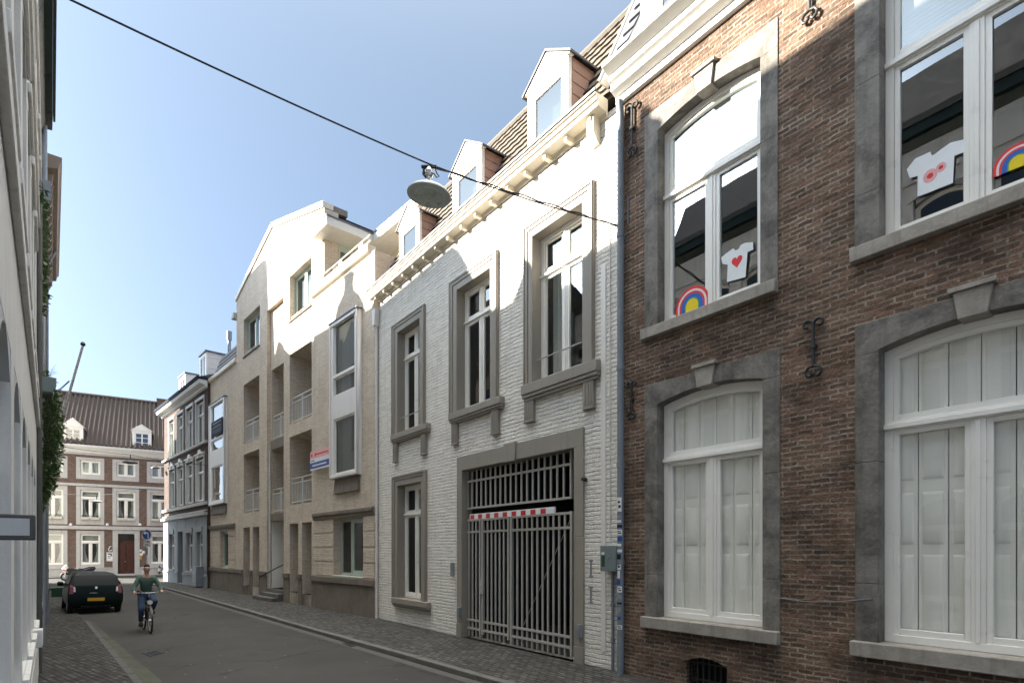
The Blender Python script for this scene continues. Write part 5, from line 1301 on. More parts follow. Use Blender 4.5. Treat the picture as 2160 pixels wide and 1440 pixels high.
for i, (zx_, zy_, r, lab) in enumerate(((692, 1218, .10, 'small white shield plaque, topmost of the cluster beside the oak door'), (712, 1228, .12, 'round white plaque in the cluster beside the oak door'), (697, 1244, .13, 'large white shield plaque lowest of the white cluster beside the oak door'), (687, 1266, .13, 'square yellow plaque under the white cluster beside the oak door'))):
    O = (fs(zx(zx_)), .03, fz_(zx(zx_), zy(zy_))); m = MB(off=O)
    if i == 1: m.lathe((O[0], .0, O[2]), [(r, 0), (r, .03)], 16, ax=1)
    elif i == 3: m.box(O[0] - r, O[0] + r, 0, .03, O[2] - r, O[2] + r)
    else: m.prism([(O[0] - r, O[2] + r), (O[0] + r, O[2] + r), (O[0] + r, O[2]), (O[0] + r*.5, O[2] - r*.7), (O[0], O[2] - r), (O[0] - r*.5, O[2] - r*.7), (O[0] - r, O[2])], 1, 0, .03)
    tag(m.build('plaque', M['yellow'] if i == 3 else M['wh_mark'], None, loc=FB.w(*O), rotz=FB.rz), lab, 'plaque')
for c in (zx(225), zx(470), zx(690)):
    O = (fs(c), .14, fz_(c, zy(1048), .14)); t = fthing('wall_light', FB, *O, 'small wall spotlight on the stone band of the inn', 'wall lamp', 'spotlights along the stone band of the inn')
    m = MB(off=O); m.tube([(O[0], .14, O[2]), (O[0], .34, O[2] + .12)], .03, 6); m.build('arm', M['iron'], t); m = MB(off=O); m.lathe((O[0], .36, O[2] + .05), [(.03, .12), (.10, .05), (.11, -.05), (.02, -.07)], 12); m.build('lamp_head', M['wh_mark'], t)
O = (fs(zx(820)), .16, fz_(zx(820), zy(1350)))
t = fthing('lantern', FB, *O, 'small black lantern with white glass low on the inn wall by the corner', 'lantern')
m = MB(off=O); m.lathe((O[0], O[1], O[2] - .1), [(.08, 0), (.11, .1), (.11, .28), (.03, .30)], 8); m.build('lamp_glass', M['wh_mark'], t)
m = MB(off=O); m.lathe((O[0], O[1], O[2] + .2), [(.14, 0), (.03, .16), (.02, .26)], 8); m.lathe((O[0], O[1], O[2] - .32), [(.03, 0), (.05, .1), (.10, .22)], 8); m.tube([(O[0], .0, O[2] - .2), (O[0], .16, O[2] - .2)], .02, 6); m.build('frame', M['iron'], t)
# ================================================================== houses on the shaded side
lh = house('painted_house', L, 'pale grey painted townhouse with arched windows under dark green eaves', 'house')
SY0, SY1 = LS(-4), LS(12.9)
ZL = 11.75
lhol = []; lwin = []
for k in range(-4, 9):
    if k in (6,): continue
    c = LS(3.22 + 1.15 * k); hwid = .55
    lwin.append((c, hwid, .95, 3.38, .28)); lhol.append((c - hwid, c + hwid, .95, 3.38))
    lwin.append((c, hwid, 4.75, 7.15, .22)); lhol.append((c - hwid, c + hwid, 4.75, 7.15))
    lwin.append((c, hwid, 8.35, 10.35, .2)); lhol.append((c - hwid, c + hwid, 8.35, 10.35))
m = MB(); m.wall(SY0, SY1, -.3, ZL, lhol, .16)
m.quad((SY0,0,-.3),(SY0,-9,-.3),(SY0,-9,ZL),(SY0,0,ZL)); m.quad((SY1,0,-.3),(SY1,0,ZL),(SY1,-9,ZL),(SY1,-9,-.3)); m.quad((SY0,-9,-.3),(SY1,-9,-.3),(SY1,-9,ZL),(SY0,-9,ZL)); m.quad((SY0,0,ZL),(SY1,0,ZL),(SY1,-9,ZL),(SY0,-9,ZL))
m.build('wall', M['lplaster'], lh, smooth=False)
for (c, h, z0, z1, rise) in lwin:
    wo = window(lh, c - h + .001, c + h - .001, z0 + .001, z1 - .001, -.12, rise=rise, fw=.07, t=.04, trans=(z0 + (z1 - z0) * .68,), mull=(0,), sash=.03, gmat=M['glass'], nseg=8)
    m = MB(); m.box(c - h - .05, c + h + .05, .0005, .05, z0 - .12, z0 - .001)
    n = 8; xs = [c - h - .1 + (2 * h + .2) * i / n for i in range(n + 1)]
    if z0 > 4: m.strip(xs, [z1 + .16 - .1 * ((x - c) / h) ** 2 for x in xs], [z1 + .06 - .1 * ((x - c) / h) ** 2 for x in xs], .0005, .035)
    m.build_each('surround', M['lplaster'], wo, bevel=.008)
    m = MB(); m.strip(xs[1:-1], [z1 - .0] * (n - 1), [z1 - rise * ((x - c) / h) ** 2 for x in xs[1:-1]], -.118, -.002); m.build('arch_head', M['lreveal'], wo)
m = MB()
for (z, pr) in ((4.25, .05), (7.75, .05), (10.7, .04)): m.box(SY0, SY1, .0005, pr, z, z + .16)
m.box(SY0, SY1, .0005, .03, -.3, .62)
m.build_each('string_course', M['lplaster'], lh, bevel=.01)
m = MB(); m.prism([(-.2, 11.5), (.02, 11.5), (.10, 11.7), (.22, 11.72), (.235, 12.08), (-.2, 12.08)], 0, SY0, SY1 + .02); m.build('eaves', M['green_dark'], lh)
m = MB(); m.prism([(.235, 11.95), (.275, 11.95), (.28, 12.1), (.235, 12.1)], 0, SY0, SY1 + .05); m.build('gutter', M['pipe_dark'], lh)
m = MB(); sA = LS(9.15)
m.prism([(-.02, 12.08), (-.9, 13.9), (-4, 13.9), (-8.9, 12.08)], 0, SY0, sA); m.box(sA + .001, SY1, -8.9, -.05, 12.05, 12.1)
rf = m.build('roof', M['lead'], lh)
m = MB(); m.box(LS(9.75), LS(10.2), -.75, -.4, 12.1, 14.2); m.tube([(LS(9.95), -.6, 14.2), (LS(9.95), -.6, 14.5)], [.13, .10], 10); m.build('chimney', M['red_brick'], rf)
m = MB(); a, b = LS(11.82), LS(12.7); m.prism([(a, 12.1), (b, 12.1), (b, 12.3), ((a + b) / 2 - .1, 13.12), (a, 12.25)], 1, -.5, -.3); m.build('roof_gable', M['lplaster'], rf)
interior(lh, SY0, SY1, 0, ZL, (.5, 4.3, 7.9), 4, d0=-.2)
m = MB(); s = LS(12.82); m.tube([(s, .075, 11.75), (s, .075, 10.4)], .058, 12); m.prism([(s - .16, 10.4), (s + .16, 10.4), (s + .09, 10.0), (s - .09, 10.0)], 1, .005, .20); m.tube([(s, .06, 10.0), (s, .06, -.05)], .042, 12); m.build('drainpipe', M['zinc'], lh)
m = MB(); s = LS(10.0); m.tube([(s, .03, 8.2), (s, .03, -.05)], .048, 12)
for z in (1.0, 2.9, 4.9, 6.9): m.tube([(s, .03, z - .04), (s, .03, z + .04)], .06, 12)
m.build('drainpipe', M['pipe_dark'], lh)
m = MB(); s = LS(8.0); m.box(s - .12, s + .12, .0, .11, .74, .99); m.build('junction_box', M['lplaster'], lh, bevel=.01)
m = MB(); s = LS(2.75); m.box(s - .05, s + .05, .0, .14, CAMH + .05, CAMH + .175); m.build('wall_lamp', M['pipe_dark'], lh, bevel=.006)
wl = lh.children[-1]
m = MB(); m.quad((s - .051, .0, CAMH + .072), (s - .051, .118, CAMH + .072), (s - .051, .118, CAMH + .155), (s - .051, .0, CAMH + .155)); m.build('lamp_glass', M['lreveal'], wl)

l2 = house('bracketed_house', L, 'beige townhouse with a brown bracketed cornice behind the hanging ivy', 'house')
a2, b2 = LS(12.905), LS(19.3)
m = MB(); m.wall(a2, b2, -.3, 11.0, [(LS(y) - .5, LS(y) + .5, z, z + 2.1) for y in (14.3, 16.1, 17.9) for z in (1.1, 4.7, 8.1)], .2, d=-.02)
m.quad((a2,-.02,-.3),(a2,-9,-.3),(a2,-9,11.0),(a2,-.02,11.0)); m.quad((b2,-.02,-.3),(b2,-.02,11.0),(b2,-9,11.0),(b2,-9,-.3)); m.quad((a2,-9,-.3),(b2,-9,-.3),(b2,-9,11.0),(a2,-9,11.0))
m.build('wall', M['beige'], l2, smooth=False)
for y in (14.3, 16.1, 17.9):
    for z in (1.1, 4.7, 8.1):
        window(l2, LS(y) - .499, LS(y) + .499, z + .001, z + 2.099, -.13, fw=.07, t=.05, trans=(z + 1.5,), mull=(0,), sash=.03, gmat=M['glass'])
m = MB(); m.prism([(-.02, 10.75), (.04, 10.75), (.06, 10.98), (.33, 11.05), (.36, 11.2), (.40, 11.24), (.40, 11.34), (-.02, 11.34)], 0, LS(13.15), LS(18.75)); m.build('cornice', M['brown_paint'], l2, bevel=.008)
for i in range(14):
    x = LS(13.4) + (LS(18.6) - LS(13.4)) * i / 13; m = MB(); m.prism([(-.02, 10.5), (.05, 10.5), (.22, 10.8), (.24, 11.02), (-.02, 11.0)], 0, x - .06, x + .06); m.build('bracket', M['brown_paint'], l2, bevel=.01)
m = MB(); m.prism([(.0, 11.345), (-.6, 14.9), (-1.0, 14.9), (-8.9, 11.02)], 0, LS(14.75), b2); m.box(a2, LS(14.245), -8.9, -.1, 11.0, 11.8); m.build('roof', M['lead'], l2)
m = MB(); s = LS(16.7); m.tube([(s, .32, 11.0), (s, .1, 10.5), (s, .1, -.05)], .045, 10)
for z in (1.5, 3.6, 6.0): m.tube([(s, .1, z - .03), (s, .1, z + .03)], .056, 10)
m.build('downpipe', M['pipe'], l2)
interior(l2, a2, b2, 0, 11.0, (.5, 4.2, 7.6), 4, d0=-.25)
l3 = house('gabled_house', L, 'grey townhouse with a bell-shaped gable hidden beyond the bracketed cornice', 'house')
a3, b3 = LS(19.31), LS(25.35)
m = MB(); bp = [(18.4, 14.0), (18.5, 15.0), (18.75, 15.4), (19.0, 15.6), (19.05, 15.9), (18.98, 16.2), (19.42, 16.2), (19.36, 15.9), (19.42, 15.6), (19.75, 15.3), (19.95, 14.8), (20.0, 14.4)]
m.prism([(LS(y), z) for y, z in bp], 1, -.35, -.1)
m.box(a3, b3, -8.9, -.06, -.3, 14.75); m.prism([(LS(23.2), 14.75), (LS(25.3), 14.75), (LS(24.6), 15.9)], 1, -1.2, -.1)
m.build('wall', M['lplaster'], l3, smooth=False)
for y in (20.6, 22.3, 24.1):
    for z in (1.1, 4.6, 8.0, 11.2):
        m = MB(); m.box(LS(y) - .5, LS(y) + .5, -.058, -.03, z, z + 2); m.build('shutter', M['rust_plaster'], l3)
l4 = house('tall_house', L, 'tall narrow beige building at the far end of the shaded side', 'house')
m = MB(); m.box(LS(25.4), LS(36.8), -8.9, -.08, -.3, 15.0); m.prism([(-.08, 15.001), (-.08, 16.9), (-.5, 19.9), (-.9, 19.9), (-1.4, 15.001)], 0, LS(25.7), LS(36.2)); m.box(LS(36.801), LS(38.3), -8.9, -.08, -.3, 12.6)
m.build('wall', M['beige'], l4, smooth=False)
for y in (27, 29.5, 32, 34.5, 37):
    for z in (1.2, 4.6, 8.0, 11.2):
        m = MB(); m.box(LS(y) - .55, LS(y) + .55, -.078, -.05, z, z + 2); m.build('shutter', M['rust_plaster'], l4)

# ------------------------------------------------------------------ ivy, planter, flagpole, litter bin
def leafmat(name, c1, c2):
    t = NT(name); oi = t.n('ShaderNodeObjectInfo'); n = t.noise(t.co.outputs['Object'], 9, 3, .6)
    c = t.ramp(n, [(.3, c1), (.7, c2)])
    d = t.n('ShaderNodeBsdfPrincipled'); t.link(c, d.inputs['Base Color']); d.inputs['Roughness'].default_value = .45
    tr = t.n('ShaderNodeBsdfTranslucent'); t.link(c, tr.inputs[0]); mx = t.n('ShaderNodeMixShader'); mx.inputs[0].default_value = .25
    t.link(d.outputs[0], mx.inputs[1]); t.link(tr.outputs[0], mx.inputs[2]); t.link(mx.outputs[0], t.out.inputs[0]); return t.m
M['ivy'] = leafmat('ivy_leaf', (.022, .055, .014), (.09, .15, .038))
rng = random.Random(3)
def ivy(name, s0, s1, prof, n, label, strands):
    """prof: list of (z, reach)"""
    zt, zb = prof[0][0], prof[-1][0]
    O = ((s0 + s1) / 2, 0, zb)
    t = fthing(name, L, *O, label, 'ivy')
    def reach(z):
        for (za, ra), (zb_, rb) in zip(prof, prof[1:]):
            if zb_ <= z <= za: return ra + (rb - ra) * (za - z) / (za - zb_)
        return prof[-1][1]
    m = MB(off=O); st = MB(off=O)
    for i in range(n):
        z = zt - (zt - zb) * rng.random(); r = reach(z)
        q = rng.random() ** .6
        cl = math.sin(z * 5.1 + i % 7) * .5 + .5
        d = .03 + r * q * (.72 + .35 * cl); s = s0 + (s1 - s0) * rng.random()
        e = rng.uniform(.035, .085); a = rng.uniform(0, 6.28); ti = rng.uniform(-1.1, .2)
        ca, sa = math.cos(a), math.sin(a); ct, sn = math.cos(ti), math.sin(ti)
        pts = []
        for (u, v) in ((0, 0), (.55, .35), (1.0, 0.0), (.55, -.42), (.2, -.3), (.1, .3)):
            x = u * ca * ct - v * sa; y = u * sa * ct + v * ca; zz = u * sn
            pts.append((s + x * e * 1.3, d + y * e * 1.3, z + zz * e * 1.3 + abs(v) * e * .2))
        m.add([pts[i] for i in (0, 5, 1, 2, 3, 4)], [(0, 1, 2), (0, 2, 3), (0, 3, 4), (0, 4, 5)])
    for k in range(strands):
        z0 = zt - rng.random() * .3; s = s0 + (s1 - s0) * rng.random(); pts = []; ln = (zt - zb) * rng.uniform(.5, 1.0)
        dd = rng.uniform(.2, .9)
        for j in range(9): z = z0 - ln * j / 8; pts.append((s + .08 * math.sin(j + k), .03 + reach(max(z, zb)) * dd + .03 * math.sin(2 * j + k), z))
        st.tube(pts, .007, 4)
    m.build('foliage', M['ivy'], t, smooth=False); st.build('stems', M['leafdark'], t)
    return t
ivy('ivy', LS(11.0), LS(12.4), [(9.3, .03), (8.9, .12), (8.2, .10), (7.5, .14), (7.2, .05)], 650, 'upper patch of dark ivy climbing the drainpipe below the eaves', 14)
ivy('ivy', LS(10.4), LS(12.2), [(5.45, .12), (5.2, .30), (4.7, .36), (4.2, .34), (3.7, .30), (3.35, .20), (3.05, .06)], 2300, 'thick mass of ivy hanging from the wall planter beside the flagpole', 34)
O = (LS(10.6), .12, 5.1)
t = fthing('wall_planter', L, *O, 'grey wall planter with spiky leaves above the thick hanging ivy', 'planter')
m = MB(off=O); m.prism([(.02, 5.0), (.22, 5.0), (.28, 5.28), (.02, 5.28)], 0, O[0] - .35, O[0] + .35); m.build('trough', M['box_green'], t, bevel=.01)
m = MB(off=O)
for i in range(22):
    a = rng.uniform(-1.4, 1.4); b = rng.uniform(-.6, 1.0); ln = rng.uniform(.3, .5); x, d, z = O[0] + rng.uniform(-.1, .1), .15, 5.28
    tip = (x + ln * math.sin(a) * .9, d + ln * .5 * b, z + ln * (.9 - abs(a) * .4)); mid = ((x + tip[0]) / 2 - .0, (d + tip[1]) / 2, (z + tip[2]) / 2 + .07)
    m.add([(x - .012, d, z), (x + .012, d, z), (mid[0] + .012, mid[1], mid[2]), (mid[0] - .012, mid[1], mid[2]), tip], [(0, 1, 2, 3), (3, 2, 4)])
m.build('spiky_leaves', M['ivy'], t, smooth=False)
YF = 14.0; fp = lambda x, y: ((x - CX) / FPX * YF, YF, CAMH + (HZ - y) / FPX * YF)
tip = Vector(fp(175, 728)); lo = Vector(fp(131, 882)); bs = lo + (lo - tip) * .35
t = tag(empty('flagpole', bs), 'bare metal flagpole slanting out from the shaded facade above the ivy', 'flagpole')
m = MB(plain=True); q = lambda p: tuple(Vector(p) - bs); m.tube([q(bs), q(tip)], [.032, .026], 10); m.build('pole', M['silver'], t)
m = MB(plain=True); m.lathe(q(tip), [(.01, -.03), (.05, 0), (.055, .035), (.03, .075), (.005, .09)], 12); m.build('finial', M['iron'], t)
m = MB(plain=True); m.tube([q(bs), q(bs + Vector((-.35, 0, -.12)))], .03, 8); m.build('bracket', M['iron'], t)
O = (LS(16.7), .34, .72); t = fthing('litter_bin', L, *O, 'small dark green litter bin hung on a pipe beside the parked car', 'bin')
m = MB(off=O); m.prism([(O[0] - .12, .72), (O[0] + .12, .72), (O[0] + .14, .97), (O[0] - .14, .97)], 1, .2, .46); m.build('bin_body', M['bin_green'], t, bevel=.015)
m = MB(off=O); m.box(O[0] - .16, O[0] + .16, .18, .48, .9705, 1.0); m.build('rim', M['bin_green'], t, bevel=.008)
m = MB(off=O); m.box(O[0] - .02, O[0] + .02, .1, .2, .93, .96); m.build('bracket', M['iron'], t)

# ================================================================== ground
def sheet(name, pts, z, mat, thick=0.0):
    m = MB(plain=True); n = len(pts)
    if thick: m.add([(p[0], p[1], z) for p in pts] + [(p[0], p[1], z - thick) for p in pts], [tuple(range(n)), tuple(range(2*n-1, n-1, -1))] + [(i, (i+1) % n, n+(i+1) % n, n+i) for i in range(n)])
    else: m.add([(p[0], p[1], z) for p in pts], [tuple(range(n))])
    return structure(m.build(name, mat, None, smooth=False))
sheet('ground', [(-600, -600), (600, -600), (600, 600), (-600, 600)], -.14, M['ground'])
sheet('road', [(-75, -8), (12, -8), (12, 70), (-75, 70)], -.10, M['asphalt'])
kA, kB = Vector(gp(560, 1298)), Vector(gp(1067, 1440)); eR = (kB - kA).normalized(); nR = Vector((-eR.y, eR.x)); nR = nR if nR.x > 0 else -nR
def kp(Y, off=0.0): t = (Y - kA.y) / eR.y; p = kA + eR * t + nR * off; return (p.x, p.y)
wp = lambda fr, s, d=-.15: (fr.w(s, d, 0).x, fr.w(s, d, 0).y)
rcorner = RD.w(rS0, -.15, 0)
kY1 = 36.6
sheet('right_pavement', [kp(-6, .16), kp(6, .16), kp(14, .16), kp(24, .16), kp(kY1, .16), (rcorner.x - .6, rcorner.y + .5), (rcorner.x, rcorner.y), wp(RD, 0), wp(C, 0), wp(W, 8), wp(W, 22)], 0.0, M['cobble'], .3)
m = MB(plain=True); Y = -6.0
while Y < kY1:
    Y2 = Y + .78; a, b = kp(Y + .004), kp(Y2 - .004); c, d = kp(Y2 - .004, .158), kp(Y + .004, .158); dz = rng.uniform(-.006, .006)
    P = [a, b, c, d]; m.add([(p[0], p[1], -.3) for p in P] + [(p[0], p[1], .006 + dz) for p in P], [(0,1,2,3),(4,7,6,5),(0,4,5,1),(1,5,6,2),(2,6,7,3),(3,7,4,0)]); Y = Y2
structure(m.build('right_kerb', M['kerb'], None, bevel=.015))
sheet('right_gutter', [kp(-6, -.22), kp(kY1, -.22), kp(kY1, -.01), kp(-6, -.01)], -.094, M['concrete'])
lo_ = [Vector(gp(178, 1295, -.06)), Vector(gp(349, 1440, -.06))]; li_ = [Vector(gp(175, 1296, -.06)), Vector(gp(303, 1440, -.06))]; lk_ = [Vector(gp(172, 1302, -.06)), Vector(gp(282, 1440, -.06))]
def lp(pr, Y): a, b = pr; t = (Y - a.y) / (b.y - a.y); p = a + (b - a) * t; return (p.x, p.y)
Yt = 17.5
sheet('left_gutter', [lp(lo_, -2), lp(lo_, Yt), lp(li_, Yt), lp(li_, -2)], -.074, M['moss'])
e1 = (Vector(lp(lk_, Yt)) - Vector(lp(lk_, 8))).normalized()
far = lambda pr: tuple(Vector(lp(pr, Yt)) + e1 * 20)
m = MB(plain=True); Y = -3.0
while Y < Yt:
    a, b = lp(lk_, Y + .004), lp(lk_, Y + .5 - .004); c, d = lp(li_, Y + .5 - .004), lp(li_, Y + .004); P = [a, b, c, d]; dz = rng.uniform(-.004, .004)
    m.add([(p[0], p[1], -.2) for p in P] + [(p[0], p[1], -.056 + dz) for p in P], [(0,1,2,3),(4,7,6,5),(0,4,5,1),(1,5,6,2),(2,6,7,3),(3,7,4,0)]); Y += .5
structure(m.build('left_kerb', M['concrete'], None, bevel=.012))
sheet('left_pavement', [lp(lk_, -3), lp(lk_, 8), lp(lk_, Yt), far(lk_), wp(L, LS(37.5)), wp(L, LS(8)), wp(L, LS(-5))], -.06, M['cobble_fine'], .3)
f0, f1 = fS0 - 12, fS1 + 12
sheet('inn_pavement', [wp(FB, f0, 1.7), wp(FB, f1, 1.7), wp(FB, f1, -.1), wp(FB, f0, -.1)], -.0, M['concrete'], .3)
sheet('road_patch', [gp(503, 1377, -.1), gp(560, 1367.5, -.1), gp(592, 1373, -.1), gp(530, 1383.5, -.1)], -.0955, paint('fresh_asphalt_patch', (.032, .031, .03), .85, .2, 2, .4))
def grate(pts, label, n=6):
    P = [Vector(gp(*p, -.1)) for p in pts]; c = sum(P, Vector((0, 0))) / 4; m = MB(plain=True)
    q = lambda u, v: (P[0] * (1-u) * (1-v) + P[1] * u * (1-v) + P[2] * u * v + P[3] * (1-u) * v) - c
    def bar(u0, u1, v0, v1, z=.012):
        A = [q(u0, v0), q(u1, v0), q(u1, v1), q(u0, v1)]; m.add([(a.x, a.y, 0) for a in A] + [(a.x, a.y, z) for a in A], [(4,7,6,5),(0,4,5,1),(1,5,6,2),(2,6,7,3),(3,7,4,0)])
    bar(0, 1, 0, .12); bar(0, 1, .88, 1); bar(0, .08, .12, .88); bar(.92, 1, .12, .88)
    for i in range(n): u = .08 + .84 * (i + .5) / n; bar(u - .035, u + .035, .12, .88, .010)
    o = m.build('drain_grate', M['iron'], None, loc=(c.x, c.y, -.0955)); tag(o, label, 'drain')
grate([(300, 1377), (328, 1371), (346, 1376), (316, 1384)], 'rusty iron drain grate beside the mossy gutter strip')
grate([(722, 1357), (742, 1352), (764, 1358), (742, 1364)], 'dark iron drain grate at the kerb before the carriage gate')

# ================================================================== street lamps and cables
def catenary(a, b, sag, n=14):
    a, b = Vector(a), Vector(b); return [a + (b - a) * (i / n) - Vector((0, 0, sag * 4 * (i / n) * (1 - i / n))) for i in range(n + 1)]
def cable(name, segs, r, label, mat=None):
    o = segs[0][0]; m = MB(plain=True)
    for pts in segs: m.tube([tuple(Vector(p) - Vector(o)) for p in pts], r, 6)
    ob = m.build(name, mat or M['black'], None, loc=o); tag(ob, label, 'cable'); return ob
pe = Vector((1.87, 9.78, 7.66)); pe = Vector((*W.w(W.s(1311), .04, 0).xy, W.z(1311, 478)))
YL = 7.46; Lc = Vector(((905 - CX) / FPX * YL, YL, CAMH + (HZ - 346) / FPX * YL))
# far end on the painted house
vL = (Lc - pe); vL2 = Vector((vL.x, vL.y)); 
endL = None
t_ = 1.0
for i in range(4000):
    p = Vector((Lc.x, Lc.y)) + vL2 * (i / 2000.0)
    if (p - L.P).dot(L.n) < 0.02: endL = p; break
xE = CX + FPX * endL.x / endL.y; yE = 0 - (346 - 0) / (905 - 153) * (153 - xE)
pl = Vector((endL.x, endL.y, CAMH + (HZ - yE) / FPX * endL.y))
cable('street_lamp_cable', [catenary(pl, Lc, .03), catenary(Lc, pe, .05), [Lc + (pe - Lc) * f + Vector((0, 0, -.018 - .012 * math.sin(f * 40))) for f in [i / 30 for i in range(31)]]], .0105, 'black overhead cable crossing the street to the drainpipe, carrying the big dish lamp')
lampO = Lc - Vector((0, 0, .42))
def dish_lamp(name, O, rad, label, mats, group=None, tilt=None, big=True):
    t = tag(empty(name, O), label, 'street lamp', group)
    tm = tilt.to_matrix() if tilt else None
    m = MB(plain=True); s = rad / .285
    m.lathe((0, 0, 0), [(.285*s, 0), (.288*s, .012*s), (.275*s, .03*s), (.24*s, .065*s), (.16*s, .105*s), (.07*s, .125*s), (.03*s, .13*s)], 36, tilt=tm); m.build('shade', mats[0], t)
    m = MB(plain=True); m.lathe((0, 0, 0), [(.20*s, -.012*s), (.215*s, -.004*s), (.284*s, -.001*s)], 36, tilt=tm, caps=False); m.build('rim', mats[0], t)
    m = MB(plain=True); m.lathe((0, 0, -.004*s), [(.02*s, -.05*s), (.10*s, -.042*s), (.17*s, -.022*s), (.204*s, -.004*s)], 36, tilt=tm); m.build('lens', mats[1], t)
    if big:
        m = MB(plain=True); m.tube([(0, 0, .13), (0, 0, .24)], .02, 10); m.lathe((0, 0, .23), [(.02, 0), (.055, .04), (.06, .09), (.03, .14)], 10); m.build('stem', M['silver'], t)
        m = MB(plain=True); m.box(-.10, .10, -.02, .02, .37, .395); m.tube([(-.06, 0, .36), (-.075, .02, .30), (-.04, 0, .25)], .02, 6); m.tube([(.08, 0, .37), (.10, 0, .30), (.13, .02, .27), (.10, 0, .24), (.06, 0, .3)], .008, 6); m.build('cable_clamp', M['iron'], t)
    else:
        m = MB(plain=True); m.tube([(0, 0, .12*s), (0, 0, .40)], .02, 8); m.build('stem', M['iron'], t)
    return t
from mathutils import Euler
dish_lamp('street_lamp', lampO, .285, 'large grey-green dish lamp hanging from the black cable over the street', (M['lamp_green'], M['lens']), tilt=Euler((R(2), R(5), 0)))
def farlamp(x, y, Y, rad, label, mats):
    O = Vector(((x - CX) / FPX * Y, Y, CAMH + (HZ - y) / FPX * Y)); dish_lamp('street_lamp', O, rad, label, mats, big=False); return O + Vector((0, 0, .4))
Y1 = 27.5; A = farlamp(275, 976, Y1, .31, 'dark dish lamp hanging on a thin wire before the attic windows of the inn', (M['pipe_dark'], M['lamp_glass']))
LW = lambda Y, z: (L.w(LS(Y), .0, z))
cable('lamp_wire', [catenary(LW(25.5, A.z + .15), A, .05), catenary(A, C.w(sL0 + .3, 0, A.z + .15), .08)], .010, 'thin dark wire across the street at the height of the attic windows of the inn')
Y2 = 34.0; A = farlamp(204, 1058, Y2, .31, 'pale dish lamp hanging on a white wire before the first-floor windows of the inn', (M['wh_mark'], M['lamp_glass']))
cable('lamp_wire', [catenary(LW(34.5, A.z + .25), A, .05), catenary(A, FB.w(fs(299), .05, fz_(299, 1033)), .05)], .010, 'thin pale wire across the street at the height of the first-floor windows of the inn', M['wh_mark'])
O = RD.w(rS0 + .2, .55, rz_(350, 988)); t = tag(empty('bracket_lamp', O, RD.rz), 'dark bracket lamp jutting from the edge of the red brick corner house', 'street lamp')
m = MB(plain=True); m.lathe((-.1, 0, 0), [(.26, 0), (.24, .06), (.1, .14), (.02, .17)], 16); m.build('shade', M['pipe_dark'], t)
m = MB(plain=True); m.tube([(-.1, 0, .15), (-.1, .1, .28), (0, .5, .28)], .02, 6); m.build('arm', M['iron'], t)
cable('lamp_wire', [catenary(LW(14.5, 5.8), tip * .35 + lo * .65 + Vector((0, 0, .3)), .0), catenary(LW(14.5, 5.72), tip * .35 + lo * .65 + Vector((0, 0, .28)), .0)], .008, 'pair of short dark wires running from the facade to the flagpole')

# ================================================================== traffic sign
Ys = 32.7; Xs = (309.5 - CX) / FPX * Ys; t = tag(empty('traffic_sign', (Xs, Ys, 0), R(-10)), 'round blue turn-left-ahead sign with grey under-plates on a thin pole', 'traffic sign')
sz = lambda y: CAMH + (HZ - y) / FPX * Ys
m = MB(plain=True); m.tube([(0, 0, 0), (0, 0, sz(1114))], .03, 10); m.build('pole', M['rail_metal'], t)
zc = sz(1127); m = MB(plain=True); m.lathe((.05, -.06, zc), [(.30, 0), (.30, .02)], 28, ax=1); m.build('disc', M['blue'], t)
m = MB(plain=True); y_ = -.0625
m.add([(.12, y_, zc - .20), (.18, y_, zc - .20), (.18, y_, zc + .02), (.12, y_, zc + .02)], [(0,1,2,3)])
pts = [(.18, zc + .02), (.16, zc + .10), (.10, zc + .14), (-.02, zc + .14), (-.02, zc + .21), (-.19, zc + .10), (-.02, zc - .01), (-.02, zc + .07), (.07, zc + .07), (.11, zc + .05), (.12, zc + .02)]
m.add([(a, y_, b) for a, b in pts], [(0,1,2,8,9,10),(2,3,7,8),(3,4,5,6,7)])
m.build('arrow', M['wh_mark'], t, smooth=False)
m = MB(plain=True); m.lathe((.05, -.0605, zc), [(.275, 0), (.30, 0), (.30, -.001), (.275, -.001)], 28, ax=1, caps=False); m.build('disc_edge', M['wh_mark'], t)
m = MB(plain=True); m.box(-.16, .28, -.055, -.04, sz(1152), sz(1139)); m.build('under_plate', M['rail_metal'], t)
m = MB(plain=True); m.box(.05, .22, -.057, -.0555, sz(1143), sz(1140.5)); m.box(-.09, -.02, -.057, -.0555, sz(1143), sz(1141)); m.box(-.05, .15, -.057, -.0555, sz(1149), sz(1147.5)); m.build('pictogram', M['black'], t)
m = MB(plain=True); m.box(-.07, .11, -.055, -.04, sz(1169), sz(1155)); m.build('small_plate', M['zinc'], t)

# ================================================================== parked car
hx = Vector((-.67, .742)).normalized(); Yc = 19.8; Xc = (202 - CX) / FPX * Yc
car = tag(empty('parked_car', (Xc, Yc, -.08)), 'small black-green hatchback parked half on the pavement, seen from behind', 'car')
car.scale = (.94, .93, .97); car.rotation_euler = (R(1.2), 0, math.atan2(hx.y, hx.x))
zs_ = [.20, .26, .40, .58, .72, .88, .97, 1.15, 1.33, 1.42, 1.45]
hw_ = [.60, .78, .835, .845, .84, .825, .80, .725, .64, .56, .44]
xr_ = [.10, .03, .0, .0, .03, .06, .10, .215, .335, .42, .52]
sect = [(0.0, 1.0, 1.0, 0), (.45, 1.0, 1.0, 0), (1.1, 1.0, 1.0, 0), (1.9, 1.0, 1.0, 0), (2.25, 1.0, 1.0, 1), (2.75, .98, 1.0, 2), (3.2, .94, .95, 2), (3.42, .86, .82, 2)]
m = MB(plain=True); rings = []
